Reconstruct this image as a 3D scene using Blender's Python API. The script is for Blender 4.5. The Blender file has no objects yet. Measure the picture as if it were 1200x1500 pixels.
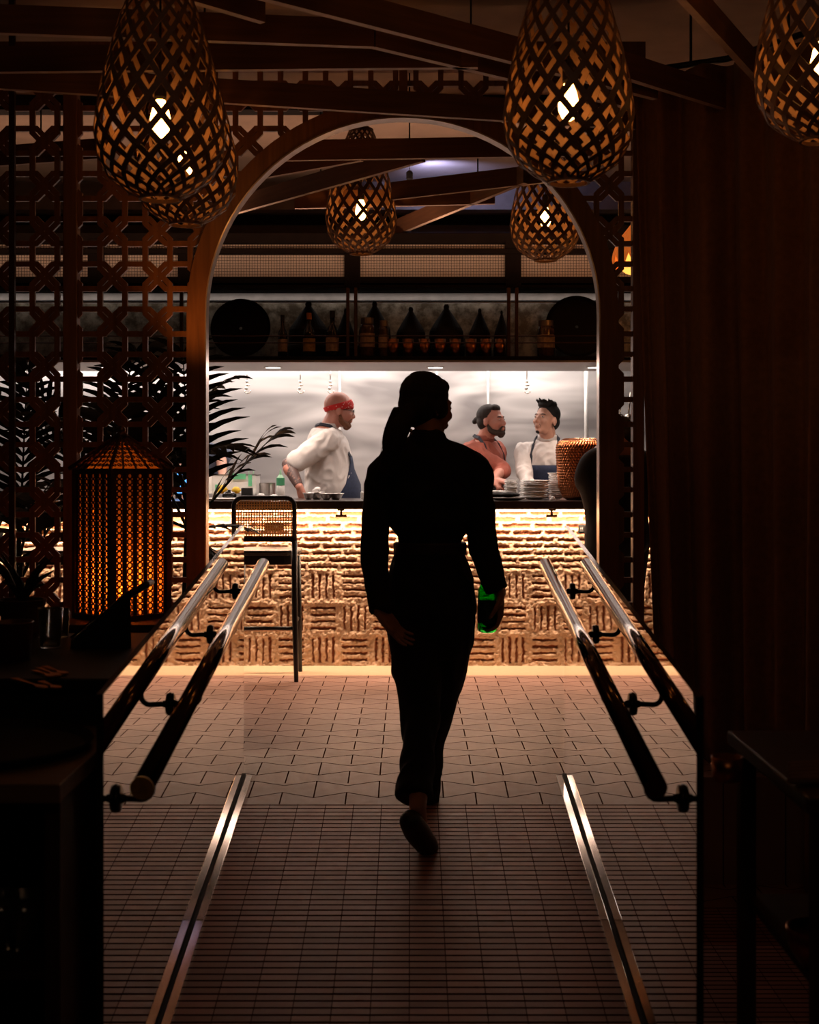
import bpy, bmesh, math, random
import numpy as np
from mathutils import Vector, Matrix, Euler, noise
random.seed(7)
PI = math.pi
sc = bpy.context.scene
COL = sc.collection
CAMZ = 1.272
def at(px, py, d):
    """a photo pixel at distance d (metres) as a point of the room"""
    return Vector(((px-601)*d/2000.0, d, CAMZ+(680-py)*d/2000.0))
def ramp_z(y):
    if 5.15 < y < 5.95:
        f = (y-5.15)/.8; return -.052*(1-f)**2
    return min(0.0, max(-.436, .13*y-.7215))

# ------------------------------------------------------------------ materials
MATS = {}
def nodes_of(name):
    m = bpy.data.materials.new(name); m.use_nodes = True
    nt = m.node_tree
    return m, nt, nt.nodes['Principled BSDF']
def mat(name, col, rough=.5, metal=0.0, var=.15, scale=12, bump=0.0, spec=.5, stretch=(1,1,1), trans=0.0, emit=None, es=0, sheen=0, alpha=1):
    if name in MATS: return MATS[name]
    m, nt, p = nodes_of(name)
    tc = nt.nodes.new('ShaderNodeTexCoord')
    mp = nt.nodes.new('ShaderNodeMapping'); mp.inputs['Scale'].default_value = stretch
    nz = nt.nodes.new('ShaderNodeTexNoise'); nz.inputs['Scale'].default_value = scale; nz.inputs['Detail'].default_value = 4
    nt.links.new(tc.outputs['Object'], mp.inputs['Vector']); nt.links.new(mp.outputs[0], nz.inputs['Vector'])
    cr = nt.nodes.new('ShaderNodeValToRGB')
    cr.color_ramp.elements[0].position = .3; cr.color_ramp.elements[1].position = .7
    cr.color_ramp.elements[0].color = (*[c*(1-var) for c in col], 1)
    cr.color_ramp.elements[1].color = (*[min(1, c*(1+var)) for c in col], 1)
    nt.links.new(nz.outputs['Fac'], cr.inputs['Fac']); nt.links.new(cr.outputs['Color'], p.inputs['Base Color'])
    p.inputs['Roughness'].default_value = rough; p.inputs['Metallic'].default_value = metal
    p.inputs['Specular IOR Level'].default_value = spec
    if trans: p.inputs['Transmission Weight'].default_value = trans
    if sheen: p.inputs['Sheen Weight'].default_value = sheen
    if alpha < 1: p.inputs['Alpha'].default_value = alpha
    if emit: p.inputs['Emission Color'].default_value = (*emit, 1); p.inputs['Emission Strength'].default_value = es
    if bump:
        b = nt.nodes.new('ShaderNodeBump'); b.inputs['Strength'].default_value = bump; b.inputs['Distance'].default_value = .01
        nt.links.new(nz.outputs['Fac'], b.inputs['Height']); nt.links.new(b.outputs[0], p.inputs['Normal'])
    MATS[name] = m
    return m
def wood(name, c0, c1, rough=.5, axis=0, scale=3, spec=.5):
    m, nt, p = nodes_of(name)
    tc = nt.nodes.new('ShaderNodeTexCoord'); mp = nt.nodes.new('ShaderNodeMapping')
    s = [14, 14, 14]; s[axis] = 1.0
    mp.inputs['Scale'].default_value = s
    nz = nt.nodes.new('ShaderNodeTexNoise'); nz.inputs['Scale'].default_value = scale; nz.inputs['Detail'].default_value = 6; nz.inputs['Distortion'].default_value = .6
    cr = nt.nodes.new('ShaderNodeValToRGB'); cr.color_ramp.elements[0].position = .3; cr.color_ramp.elements[1].position = .72
    cr.color_ramp.elements[0].color = (*c0, 1); cr.color_ramp.elements[1].color = (*c1, 1)
    nt.links.new(tc.outputs['Object'], mp.inputs[0]); nt.links.new(mp.outputs[0], nz.inputs['Vector'])
    nt.links.new(nz.outputs['Fac'], cr.inputs[0]); nt.links.new(cr.outputs[0], p.inputs['Base Color'])
    p.inputs['Roughness'].default_value = rough; p.inputs['Specular IOR Level'].default_value = spec
    MATS[name] = m
    return m
class G:
    """tiny expression builder on Math nodes"""
    def __init__(s, nt): s.nt = nt
    def __call__(s, op, a, b=None, c=None):
        n = s.nt.nodes.new('ShaderNodeMath'); n.operation = op
        for i, v in enumerate((a, b, c)):
            if v is None: continue
            if isinstance(v, (int, float)): n.inputs[i].default_value = v
            else: s.nt.links.new(v, n.inputs[i])
        return n.outputs[0]
def floor_material():
    m, nt, p = nodes_of('floor_tiles'); g = G(nt); L = nt.links
    tc = nt.nodes.new('ShaderNodeTexCoord'); sx = nt.nodes.new('ShaderNodeSeparateXYZ'); L.new(tc.outputs['Object'], sx.inputs[0])
    x, y = sx.outputs[0], sx.outputs[1]
    # trapezoid tiles: zigzag joints, alternate phase
    w, h, t = .127, .145, .42
    u = g('DIVIDE', g('ADD', x, 10.03), w); v = g('DIVIDE', y, h)
    tri = g('ABSOLUTE', g('SUBTRACT', g('MULTIPLY', g('FRACT', g('MULTIPLY', u, .5)), 2), 1))
    A = g('MULTIPLY', g('SUBTRACT', tri, .5), t)
    de = g('ABSOLUTE', g('SUBTRACT', g('FLOORED_MODULO', g('ADD', g('SUBTRACT', v, A), 1), 2), 1))
    do = g('ABSOLUTE', g('SUBTRACT', g('FLOORED_MODULO', g('ADD', v, A), 2), 1))
    jl = g('LESS_THAN', g('MINIMUM', de, do), .024)
    du = g('ABSOLUTE', g('SUBTRACT', g('FRACT', g('ADD', u, .5)), .5))
    nearv = g('LESS_THAN', du, .022)
    vm = g('FLOORED_MODULO', v, 2)
    inE = g('MULTIPLY', g('GREATER_THAN', vm, A), g('LESS_THAN', vm, g('SUBTRACT', 1, A)))
    An = g('LESS_THAN', A, 0)
    wide = g('ADD', g('MULTIPLY', An, inE), g('MULTIPLY', g('SUBTRACT', 1, An), g('SUBTRACT', 1, inE)))
    j1 = g('MAXIMUM', jl, g('MULTIPLY', nearv, wide))
    # finger mosaic on the ramp
    def grid(cw, ch, tw, th):
        a = g('ABSOLUTE', g('SUBTRACT', g('FRACT', g('ADD', g('DIVIDE', g('ADD', x, 10), cw), .5)), .5))
        b = g('ABSOLUTE', g('SUBTRACT', g('FRACT', g('ADD', g('DIVIDE', y, ch), .5)), .5))
        return g('MAXIMUM', g('LESS_THAN', a, tw), g('LESS_THAN', b, th))
    j2 = g('MAXIMUM', grid(.1075, .037, .011, .12), grid(.1075, .481, .012, .011))
    j3 = grid(.17, .26, .012, .012)
    isr = g('LESS_THAN', y, 5.262)
    isb = g('GREATER_THAN', y, 8.22)
    def mix(f, a, b):
        return g('ADD', g('MULTIPLY', f, b), g('MULTIPLY', g('SUBTRACT', 1, f), a))
    j = mix(isb, mix(isr, j1, j2), g('MULTIPLY', j3, -.25))
    j = g('MULTIPLY', j, 1.0)
    # tile tone: per-tile variation + large stains
    nz = nt.nodes.new('ShaderNodeTexNoise'); nz.inputs['Scale'].default_value = 2.6; nz.inputs['Detail'].default_value = 8; L.new(tc.outputs['Object'], nz.inputs['Vector'])
    cv = nt.nodes.new('ShaderNodeCombineXYZ')
    L.new(g('FLOOR', g('DIVIDE', g('ADD', x, 10), .1075)), cv.inputs[0]); L.new(g('FLOOR', g('DIVIDE', y, .037)), cv.inputs[1])
    wn = nt.nodes.new('ShaderNodeTexWhiteNoise'); L.new(cv.outputs[0], wn.inputs['Vector'])
    cv2 = nt.nodes.new('ShaderNodeCombineXYZ')
    L.new(g('FLOOR', u), cv2.inputs[0]); L.new(g('FLOOR', v), cv2.inputs[1])
    wn2 = nt.nodes.new('ShaderNodeTexWhiteNoise'); L.new(cv2.outputs[0], wn2.inputs['Vector'])
    tone = g('ADD', g('MULTIPLY', nz.outputs['Fac'], .6), g('MULTIPLY', mix(isr, wn2.outputs[0], wn.outputs[0]), mix(isr, .16, .4)))
    cr = nt.nodes.new('ShaderNodeValToRGB'); cr.color_ramp.elements[0].position = .2; cr.color_ramp.elements[1].position = .8
    cr.color_ramp.elements[0].color = (.25, .143, .118, 1); cr.color_ramp.elements[1].color = (.49, .305, .262, 1)
    L.new(tone, cr.inputs[0])
    mx = nt.nodes.new('ShaderNodeMix'); mx.data_type = 'RGBA'; mx.inputs['B'].default_value = (.050, .016, .010, 1)
    tn = nt.nodes.new('ShaderNodeMix'); tn.data_type = 'RGBA'; tn.blend_type = 'MULTIPLY'; tn.inputs['B'].default_value = (.95, .68, .57, 1)
    L.new(isr, tn.inputs['Factor']); L.new(cr.outputs[0], tn.inputs['A'])
    tb = nt.nodes.new('ShaderNodeMix'); tb.data_type = 'RGBA'; tb.inputs['B'].default_value = (.70, .52, .36, 1)
    L.new(g('MULTIPLY', isb, .8), tb.inputs['Factor']); L.new(tn.outputs['Result'], tb.inputs['A'])
    L.new(j, mx.inputs['Factor']); L.new(tb.outputs['Result'], mx.inputs['A']); L.new(mx.outputs['Result'], p.inputs['Base Color'])
    nz2 = nt.nodes.new('ShaderNodeTexNoise'); nz2.inputs['Scale'].default_value = 30; L.new(tc.outputs['Object'], nz2.inputs['Vector'])
    jm = g('MAXIMUM', j, 0)
    L.new(g('ADD', g('ADD', .38, g('MULTIPLY', nz2.outputs['Fac'], .25)), g('MULTIPLY', jm, .4)), p.inputs['Roughness'])
    L.new(g('MULTIPLY', g('SUBTRACT', 1, jm), .32), p.inputs['Specular IOR Level'])
    b = nt.nodes.new('ShaderNodeBump'); b.inputs['Strength'].default_value = .7; b.inputs['Distance'].default_value = .005; b.invert = True
    L.new(g('MAXIMUM', j, 0), b.inputs['Height']); L.new(b.outputs[0], p.inputs['Normal'])
    return m
def steel_material():
    m, nt, p = nodes_of('brushed_stainless'); L = nt.links; g = G(nt)
    tc = nt.nodes.new('ShaderNodeTexCoord')
    mp = nt.nodes.new('ShaderNodeMapping'); mp.inputs['Scale'].default_value = (.8, 1, 3.0); mp.inputs['Rotation'].default_value = (0, -.22, 0)
    nz = nt.nodes.new('ShaderNodeTexNoise'); nz.inputs['Scale'].default_value = 1.5; nz.inputs['Detail'].default_value = 2; nz.inputs['Distortion'].default_value = .8
    L.new(tc.outputs['Object'], mp.inputs[0]); L.new(mp.outputs[0], nz.inputs['Vector'])
    cr = nt.nodes.new('ShaderNodeValToRGB'); e = cr.color_ramp.elements
    e[0].position = .35; e[1].position = .65; e[0].color = (.30, .28, .28, 1); e[1].color = (.62, .58, .57, 1)  # soft slanted streaks: vague reflections put into the steel colour
    L.new(nz.outputs['Fac'], cr.inputs[0]); L.new(cr.outputs[0], p.inputs['Base Color'])
    p.inputs['Metallic'].default_value = .55
    L.new(g('ADD', .33, g('MULTIPLY', nz.outputs['Fac'], .25)), p.inputs['Roughness'])
    mp2 = nt.nodes.new('ShaderNodeMapping'); mp2.inputs['Scale'].default_value = (1, 1, 2.4); mp2.inputs['Rotation'].default_value = (0, .3, 0)
    n2 = nt.nodes.new('ShaderNodeTexNoise'); n2.inputs['Scale'].default_value = 1.1; n2.inputs['Detail'].default_value = 1; n2.inputs['Distortion'].default_value = .6
    L.new(tc.outputs['Object'], mp2.inputs[0]); L.new(mp2.outputs[0], n2.inputs['Vector'])
    b = nt.nodes.new('ShaderNodeBump'); b.inputs['Strength'].default_value = .35; b.inputs['Distance'].default_value = .03
    L.new(n2.outputs['Fac'], b.inputs['Height']); L.new(b.outputs[0], p.inputs['Normal'])
    MATS['steelwall'] = m
    return m
def attr_mat(name, attr, rough=.9, bump=.5, scale=60):
    m, nt, p = nodes_of(name); L = nt.links
    a = nt.nodes.new('ShaderNodeAttribute'); a.attribute_name = attr
    tc = nt.nodes.new('ShaderNodeTexCoord'); nz = nt.nodes.new('ShaderNodeTexNoise'); nz.inputs['Scale'].default_value = scale; nz.inputs['Detail'].default_value = 6
    L.new(tc.outputs['Object'], nz.inputs['Vector'])
    L.new(a.outputs['Color'], p.inputs['Base Color']); p.inputs['Roughness'].default_value = rough
    b = nt.nodes.new('ShaderNodeBump'); b.inputs['Strength'].default_value = bump; b.inputs['Distance'].default_value = .004
    L.new(nz.outputs['Fac'], b.inputs['Height']); L.new(b.outputs[0], p.inputs['Normal'])
    return m

# ------------------------------------------------------------------ mesh builder
class MB:
    def __init__(s): s.v = []; s.f = []; s.m = []; s.cur = 0
    def add(s, vs, fs, mi=None):
        o = len(s.v); s.v.extend([tuple(v) for v in vs]); s.f.extend([tuple(i+o for i in f) for f in fs])
        s.m.extend([s.cur if mi is None else mi]*len(fs)); return s
    def box(s, c, size, rot=None, mi=None):
        c = Vector(c); x, y, z = [a/2 for a in size]
        vs = [Vector((i*x, j*y, k*z)) for i in (-1, 1) for j in (-1, 1) for k in (-1, 1)]
        if rot is not None: vs = [rot @ v for v in vs]
        return s.add([v+c for v in vs], [(0,1,3,2),(4,6,7,5),(0,4,5,1),(2,3,7,6),(0,2,6,4),(1,5,7,3)], mi)
    def lohi(s, a, b, mi=None):
        return s.box([(a[i]+b[i])/2 for i in range(3)], [abs(b[i]-a[i]) for i in range(3)], None, mi)
    def bar(s, p0, p1, w, h, up=(0,0,1), mi=None):
        p0 = Vector(p0); p1 = Vector(p1); d = p1-p0; L = d.length
        if L < 1e-6: return s
        d /= L; up = Vector(up); side = d.cross(up)
        if side.length < 1e-5: side = d.cross(Vector((1,0,0)))
        side.normalize(); u = side.cross(d)
        R = Matrix((side, d, u)).transposed()
        return s.box((p0+p1)/2, (w, L, h), R, mi)
    def tube(s, pts, r, seg=10, mi=None, caps=True, flat=None):
        pts = [Vector(p) for p in pts]; n = len(pts)
        rs = r if isinstance(r, (list, tuple)) else [r]*n
        vs = []; prev = None
        for i, p in enumerate(pts):
            t = (pts[min(i+1, n-1)]-pts[max(i-1, 0)])
            if t.length < 1e-9: t = Vector((0,0,1))
            t.normalize()
            if prev is None:
                a = Vector((0,0,1)) if abs(t.z) < .9 else Vector((1,0,0))
                prev = t.cross(a).normalized()
            nrm = (prev-t*prev.dot(t))
            if nrm.length < 1e-6: nrm = t.orthogonal()
            nrm.normalize(); prev = nrm; b = t.cross(nrm)
            for k in range(seg):
                a = 2*PI*k/seg
                vs.append(p+(nrm*math.cos(a)+b*math.sin(a))*rs[i])
        fs = [(i*seg+k, i*seg+(k+1) % seg, (i+1)*seg+(k+1) % seg, (i+1)*seg+k) for i in range(n-1) for k in range(seg)]
        if caps: fs += [tuple(range(seg))[::-1], tuple(range((n-1)*seg, n*seg))]
        return s.add(vs, fs, mi)
    def lathe(s, prof, c=(0,0,0), seg=24, mi=None, closed=False, R=None):
        """prof = (radius, z) pairs; ends with radius > 0 get flat caps unless closed"""
        c = Vector(c); vs = []; n = len(prof)
        for r, z in prof:
            for k in range(seg):
                a = 2*PI*k/seg; v = Vector((max(r, 1e-4)*math.cos(a), max(r, 1e-4)*math.sin(a), z))
                if R is not None: v = R @ v
                vs.append(v+c)
        fs = [(i*seg+k, i*seg+(k+1) % seg, (i+1)*seg+(k+1) % seg, (i+1)*seg+k) for i in range(n-1) for k in range(seg)]
        if closed: fs += [((n-1)*seg+k, (n-1)*seg+(k+1) % seg, (k+1) % seg, k) for k in range(seg)]
        else: fs += [tuple(range(seg))[::-1], tuple(range((n-1)*seg, n*seg))]
        return s.add(vs, fs, mi)
    def ball(s, c, r, R=None, seg=16, rings=10, mi=None):
        c = Vector(c); r = r if isinstance(r, (tuple, list)) else (r, r, r)
        vs = []
        for i in range(1, rings):
            th = PI*i/rings
            for k in range(seg):
                a = 2*PI*k/seg; v = Vector((r[0]*math.sin(th)*math.cos(a), r[1]*math.sin(th)*math.sin(a), -r[2]*math.cos(th)))
                if R is not None: v = R @ v
                vs.append(c+v)
        for q in (-1, 1):
            v = Vector((0, 0, q*r[2]))
            if R is not None: v = R @ v
            vs.append(c+v)
        n = rings-1; b = n*seg; fs = [(i*seg+k, i*seg+(k+1) % seg, (i+1)*seg+(k+1) % seg, (i+1)*seg+k) for i in range(n-1) for k in range(seg)]
        fs += [((k+1) % seg, k, b) for k in range(seg)] + [((n-1)*seg+k, (n-1)*seg+(k+1) % seg, b+1) for k in range(seg)]
        return s.add(vs, fs, mi)
    def capsule(s, pts, rs, seg=14, mi=None, sub=4):
        """rounded tapering limb through the points"""
        pts = [Vector(p) for p in pts]; P = []; RR = []
        n = len(pts)
        for i in range(n-1):
            p0 = pts[max(i-1, 0)]; p1 = pts[i]; p2 = pts[i+1]; p3 = pts[min(i+2, n-1)]
            for k in range(sub):
                t = k/sub
                P.append(.5*((2*p1)+(p2-p0)*t+(2*p0-5*p1+4*p2-p3)*t*t+(3*p1-p0-3*p2+p3)*t**3))
                q = t*t*(3-2*t); RR.append(rs[i]*(1-q)+rs[i+1]*q)
        P.append(pts[-1]); RR.append(rs[-1])
        d0 = (P[0]-P[1]).normalized(); d1 = (P[-1]-P[-2]).normalized()
        head = [(P[0]+d0*RR[0]*math.sin(a), max(.02, math.cos(a))*RR[0]) for a in (PI/2*.98, 1.1, .6, .3)]
        tail = [(P[-1]+d1*RR[-1]*math.sin(a), max(.02, math.cos(a))*RR[-1]) for a in (.3, .6, 1.1, PI/2*.98)]
        A = head+list(zip(P, RR))+tail
        return s.tube([a[0] for a in A], [a[1] for a in A], seg, mi)
    def rings(s, rr, seg=24, M=None, mi=None, power=2.0, a0=None, a1=None):
        """rr = (z, rx, ry, cx, cy); stacked horizontal ovals, closed (superellipse power)"""
        vs = []
        for z, rx, ry, cx, cy in rr:
            for k in range(seg):
                a = 2*PI*k/seg; ca, sa = math.cos(a), math.sin(a)
                q = (abs(ca)**power+abs(sa)**power)**(-1/power)
                v = Vector((cx+rx*ca*q, cy+ry*sa*q, z))
                vs.append(M @ v if M is not None else v)
        n = len(rr)
        fs = [(i*seg+k, i*seg+(k+1) % seg, (i+1)*seg+(k+1) % seg, (i+1)*seg+k) for i in range(n-1) for k in range(seg)]
        fs += [tuple(range(seg))[::-1], tuple(range((n-1)*seg, n*seg))]
        return s.add(vs, fs, mi)
    def build(s, name, mats, parent=None, smooth=False, bevel=0, blob=None, sm=6, recalc=True):
        if not isinstance(mats, (list, tuple)): mats = [mats]
        off = parent.location.copy() if parent is not None else None
        me = bpy.data.meshes.new(name)
        if parent is None:
            arr = np.array(s.v); lo = arr.min(0); hi = arr.max(0)
            off = Vector(((lo[0]+hi[0])/2, (lo[1]+hi[1])/2, lo[2]))
        root = parent
        while root is not None and root.parent is not None: root = root.parent; off = root.location.copy()
        me.from_pydata([(v[0]-off[0], v[1]-off[1], v[2]-off[2]) for v in s.v], [], s.f)
        if recalc and blob is None:
            bm = bmesh.new(); bm.from_mesh(me)
            bmesh.ops.recalc_face_normals(bm, faces=bm.faces); bm.to_mesh(me); bm.free()
        for m in mats: me.materials.append(m)
        if len(mats) > 1 and blob is None: me.polygons.foreach_set('material_index', s.m)
        o = bpy.data.objects.new(name, me); COL.objects.link(o)
        if blob:
            md = o.modifiers.new('r', 'REMESH'); md.mode = 'VOXEL'; md.voxel_size = blob; md.use_smooth_shade = True
            m2 = o.modifiers.new('s', 'SMOOTH'); m2.factor = .6; m2.iterations = sm
            dg = bpy.context.evaluated_depsgraph_get()
            me2 = bpy.data.meshes.new_from_object(o.evaluated_get(dg)); o.modifiers.clear()
            o.data = me2; me2.name = name; bpy.data.meshes.remove(me); me = me2
            me.materials.clear()
            for m in mats: me.materials.append(m)
            smooth = True
        if smooth: me.polygons.foreach_set('use_smooth', [True]*len(me.polygons))
        me.update()
        if bevel:
            b = o.modifiers.new('bevel', 'BEVEL'); b.width = bevel; b.segments = 2; b.limit_method = 'ANGLE'
        if parent is not None: o.parent = parent
        else: o.location = off
        return o
def tag(o, label=None, cat=None, group=None, kind=None):
    if label: o['label'] = label
    if cat: o['category'] = cat
    if group: o['group'] = group
    if kind: o['kind'] = kind
    return o
def thing(name, label, cat, loc=(0,0,0), group=None):
    o = bpy.data.objects.new(name, None); COL.objects.link(o); o.location = loc; o.empty_display_size = .1
    return tag(o, label, cat, group)
def structure(mb, name, m, **k):
    return tag(mb.build(name, m, **k), kind='structure')
def copy_tree(o, parent=None):
    c = o.copy(); COL.objects.link(c)
    if parent is not None: c.parent = parent
    for ch in [x for x in o.children]: copy_tree(ch, c)
    return c
def area(name, loc, size, power, col, direction=(0,0,-1), spread=PI, vis=True):
    l = bpy.data.lights.new(name, 'AREA'); l.shape = 'RECTANGLE'; l.size = size[0]; l.size_y = size[1]
    l.energy = power; l.color = col; l.spread = spread
    o = bpy.data.objects.new(name, l); COL.objects.link(o); o.location = loc
    o.rotation_euler = Vector(direction).to_track_quat('-Z', 'Y').to_euler()
    return o
def point(name, loc, power, col, r=.02):
    l = bpy.data.lights.new(name, 'POINT'); l.energy = power; l.color = col; l.shadow_soft_size = r
    o = bpy.data.objects.new(name, l); COL.objects.link(o); o.location = loc; return o
def spot(name, loc, target, power, col, angle=60, blend=.6, r=.03):
    l = bpy.data.lights.new(name, 'SPOT'); l.energy = power; l.color = col; l.spot_size = math.radians(angle); l.spot_blend = blend; l.shadow_soft_size = r
    o = bpy.data.objects.new(name, l); COL.objects.link(o); o.location = loc
    o.rotation_euler = (Vector(target)-Vector(loc)).to_track_quat('-Z', 'Y').to_euler(); return o

def wrinkle(o, amp=.006, scale=9, stretch=(1, 1, .45), seed=0):
    """cloth folds: move the vertices along their normals by ridged noise"""
    me = o.data; ns = [v.normal.copy() for v in me.vertices]
    for v, n in zip(me.vertices, ns):
        p = Vector((v.co.x*scale*stretch[0], v.co.y*scale*stretch[1], v.co.z*scale*stretch[2]))+Vector((seed, seed*2.3, 0))
        q = noise.noise_vector(p*.7); r = 1-abs(noise.noise(p+q*1.2))*2
        v.co += n*(amp*(max(r, -.1)-.15))
    me.update(); return o
# ------------------------------------------------------------------ palette
BLACK = mat('black_paint', (.012, .011, .011), .45)
MATBLACK = mat('matt_black', (.008, .007, .007), .8)
DARKWOOD = wood('dark_walnut', (.030, .012, .006), (.065, .026, .012), .45, 0)
DARKWOODZ = wood('dark_walnut_upright', (.030, .012, .006), (.065, .026, .012), .45, 2)
LATWOOD = wood('lattice_walnut', (.14, .055, .020), (.24, .10, .038), .5, 2)
BEAMWOOD = wood('beam_walnut', (.10, .042, .02), (.17, .075, .034), .48, 0)
LITUNDER = mat('lit_board_underside', (.42, .30, .23), .6)  # board undersides only: light from below put into their colour
CHROME = mat('polished_steel', (.60, .54, .47), .10, 1.0, .06, 40)
BRASS = mat('dark_bronze_rail', (.13, .085, .05), .10, 1.0, .1, 30)
IRON = mat('blackened_bracket', (.03, .024, .02), .35, .8)
GOLDCAP = mat('yellow_brass_cap', (.62, .45, .09), .4, .5, .25, 60)
SHELFSTEEL = mat('satin_steel', (.62, .58, .56), .3, .9, .08, 20)
STEELWALL = steel_material()
WHITE = mat('white_glaze', (.90, .88, .86), .3, 0, .05)
PLASTER = mat('taupe_ceiling_paint', (.30, .21, .15), .9, 0, .12, 5)
DARKWALL = mat('dark_wall_paint', (.02, .012, .009), .9)
COPPER = mat('hammered_copper', (.72, .27, .11), .22, 1, .15, 30)
BRASSRUST = mat('aged_copper', (.50, .20, .08), .3, 1, .3, 30)
CANE = mat('woven_cane', (.55, .30, .09), .6, 0, .2, 60, trans=.35)
SKIN_R = mat('ruddy_skin', (.50, .20, .14), .5, 0, .08, 18)
SKIN_L = mat('light_skin', (.58, .30, .21), .5, 0, .08, 18)
SKIN_B = mat('bronze_skin', (.35, .17, .11), .5, 0, .08, 18)
SHIRT = mat('white_cotton', (.66, .60, .57), .85, 0, .05, 14, bump=.3)
NAVY = mat('navy_denim', (.014, .022, .055), .85, 0, .2, 60)
RUST = mat('rust_linen', (.28, .07, .045), .85, 0, .25, 9, bump=.3)
BLACKCLOTH = mat('black_cloth', (.0045, .0045, .005), .9, 0, .2, 20)
HAIRB = mat('dark_brown_hair', (.022, .012, .008), .75, 0, .4, 60, stretch=(1,1,.2))
HAIRK = mat('black_hair', (.006, .005, .005), .75, 0, .3, 60)
HAIRG = mat('ginger_beard', (.17, .06, .025), .8, 0, .3, 120)
LEAF = mat('palm_leaf', (.009, .014, .007), .75, 0, .3, 20)
SOIL = mat('potting_soil', (.02, .012, .008), .95)
RED = None
def pattern_mat(name, base, spots, scale, thr=.18, rough=.8):
    m, nt, p = nodes_of(name); L = nt.links
    tc = nt.nodes.new('ShaderNodeTexCoord'); vo = nt.nodes.new('ShaderNodeTexVoronoi'); vo.inputs['Scale'].default_value = scale
    L.new(tc.outputs['Object'], vo.inputs['Vector']); g = G(nt)
    mx = nt.nodes.new('ShaderNodeMix'); mx.data_type = 'RGBA'; mx.inputs['A'].default_value = (*base, 1); mx.inputs['B'].default_value = (*spots, 1)
    L.new(g('LESS_THAN', vo.outputs['Distance'], thr), mx.inputs['Factor']); L.new(mx.outputs['Result'], p.inputs['Base Color'])
    p.inputs['Roughness'].default_value = rough
    return m
RED = pattern_mat('red_bandana_print', (.55, .015, .012), (.7, .45, .4), 55, .22)
TATTOO = pattern_mat('tattoo_ink', (.10, .055, .05), (.26, .13, .10), 45, .3, .55)

# ------------------------------------------------------------------ camera and world
cam = bpy.data.cameras.new('camera'); camo = bpy.data.objects.new('camera', cam); COL.objects.link(camo)
camo.location = (0, 0, CAMZ); camo.rotation_euler = (PI/2, 0, 0)
cam.sensor_fit = 'HORIZONTAL'; cam.sensor_width = 36; cam.lens = 60
cam.shift_y = -70/1200; cam.shift_x = -1/1200
cam.dof.use_dof = True; cam.dof.focus_distance = 6.6; cam.dof.aperture_fstop = 5.6
cam.clip_start = .05
sc.camera = camo
w = bpy.data.worlds.new('world'); sc.world = w; w.use_nodes = True
w.node_tree.nodes['Background'].inputs[0].default_value = (.9, .40, .22, 1); w.node_tree.nodes['Background'].inputs[1].default_value = .002
sc.view_settings.view_transform = 'Standard'; sc.view_settings.look = 'None'; sc.view_settings.exposure = 0; sc.view_settings.gamma = 1; sc.view_settings.use_curve_mapping = False

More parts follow.
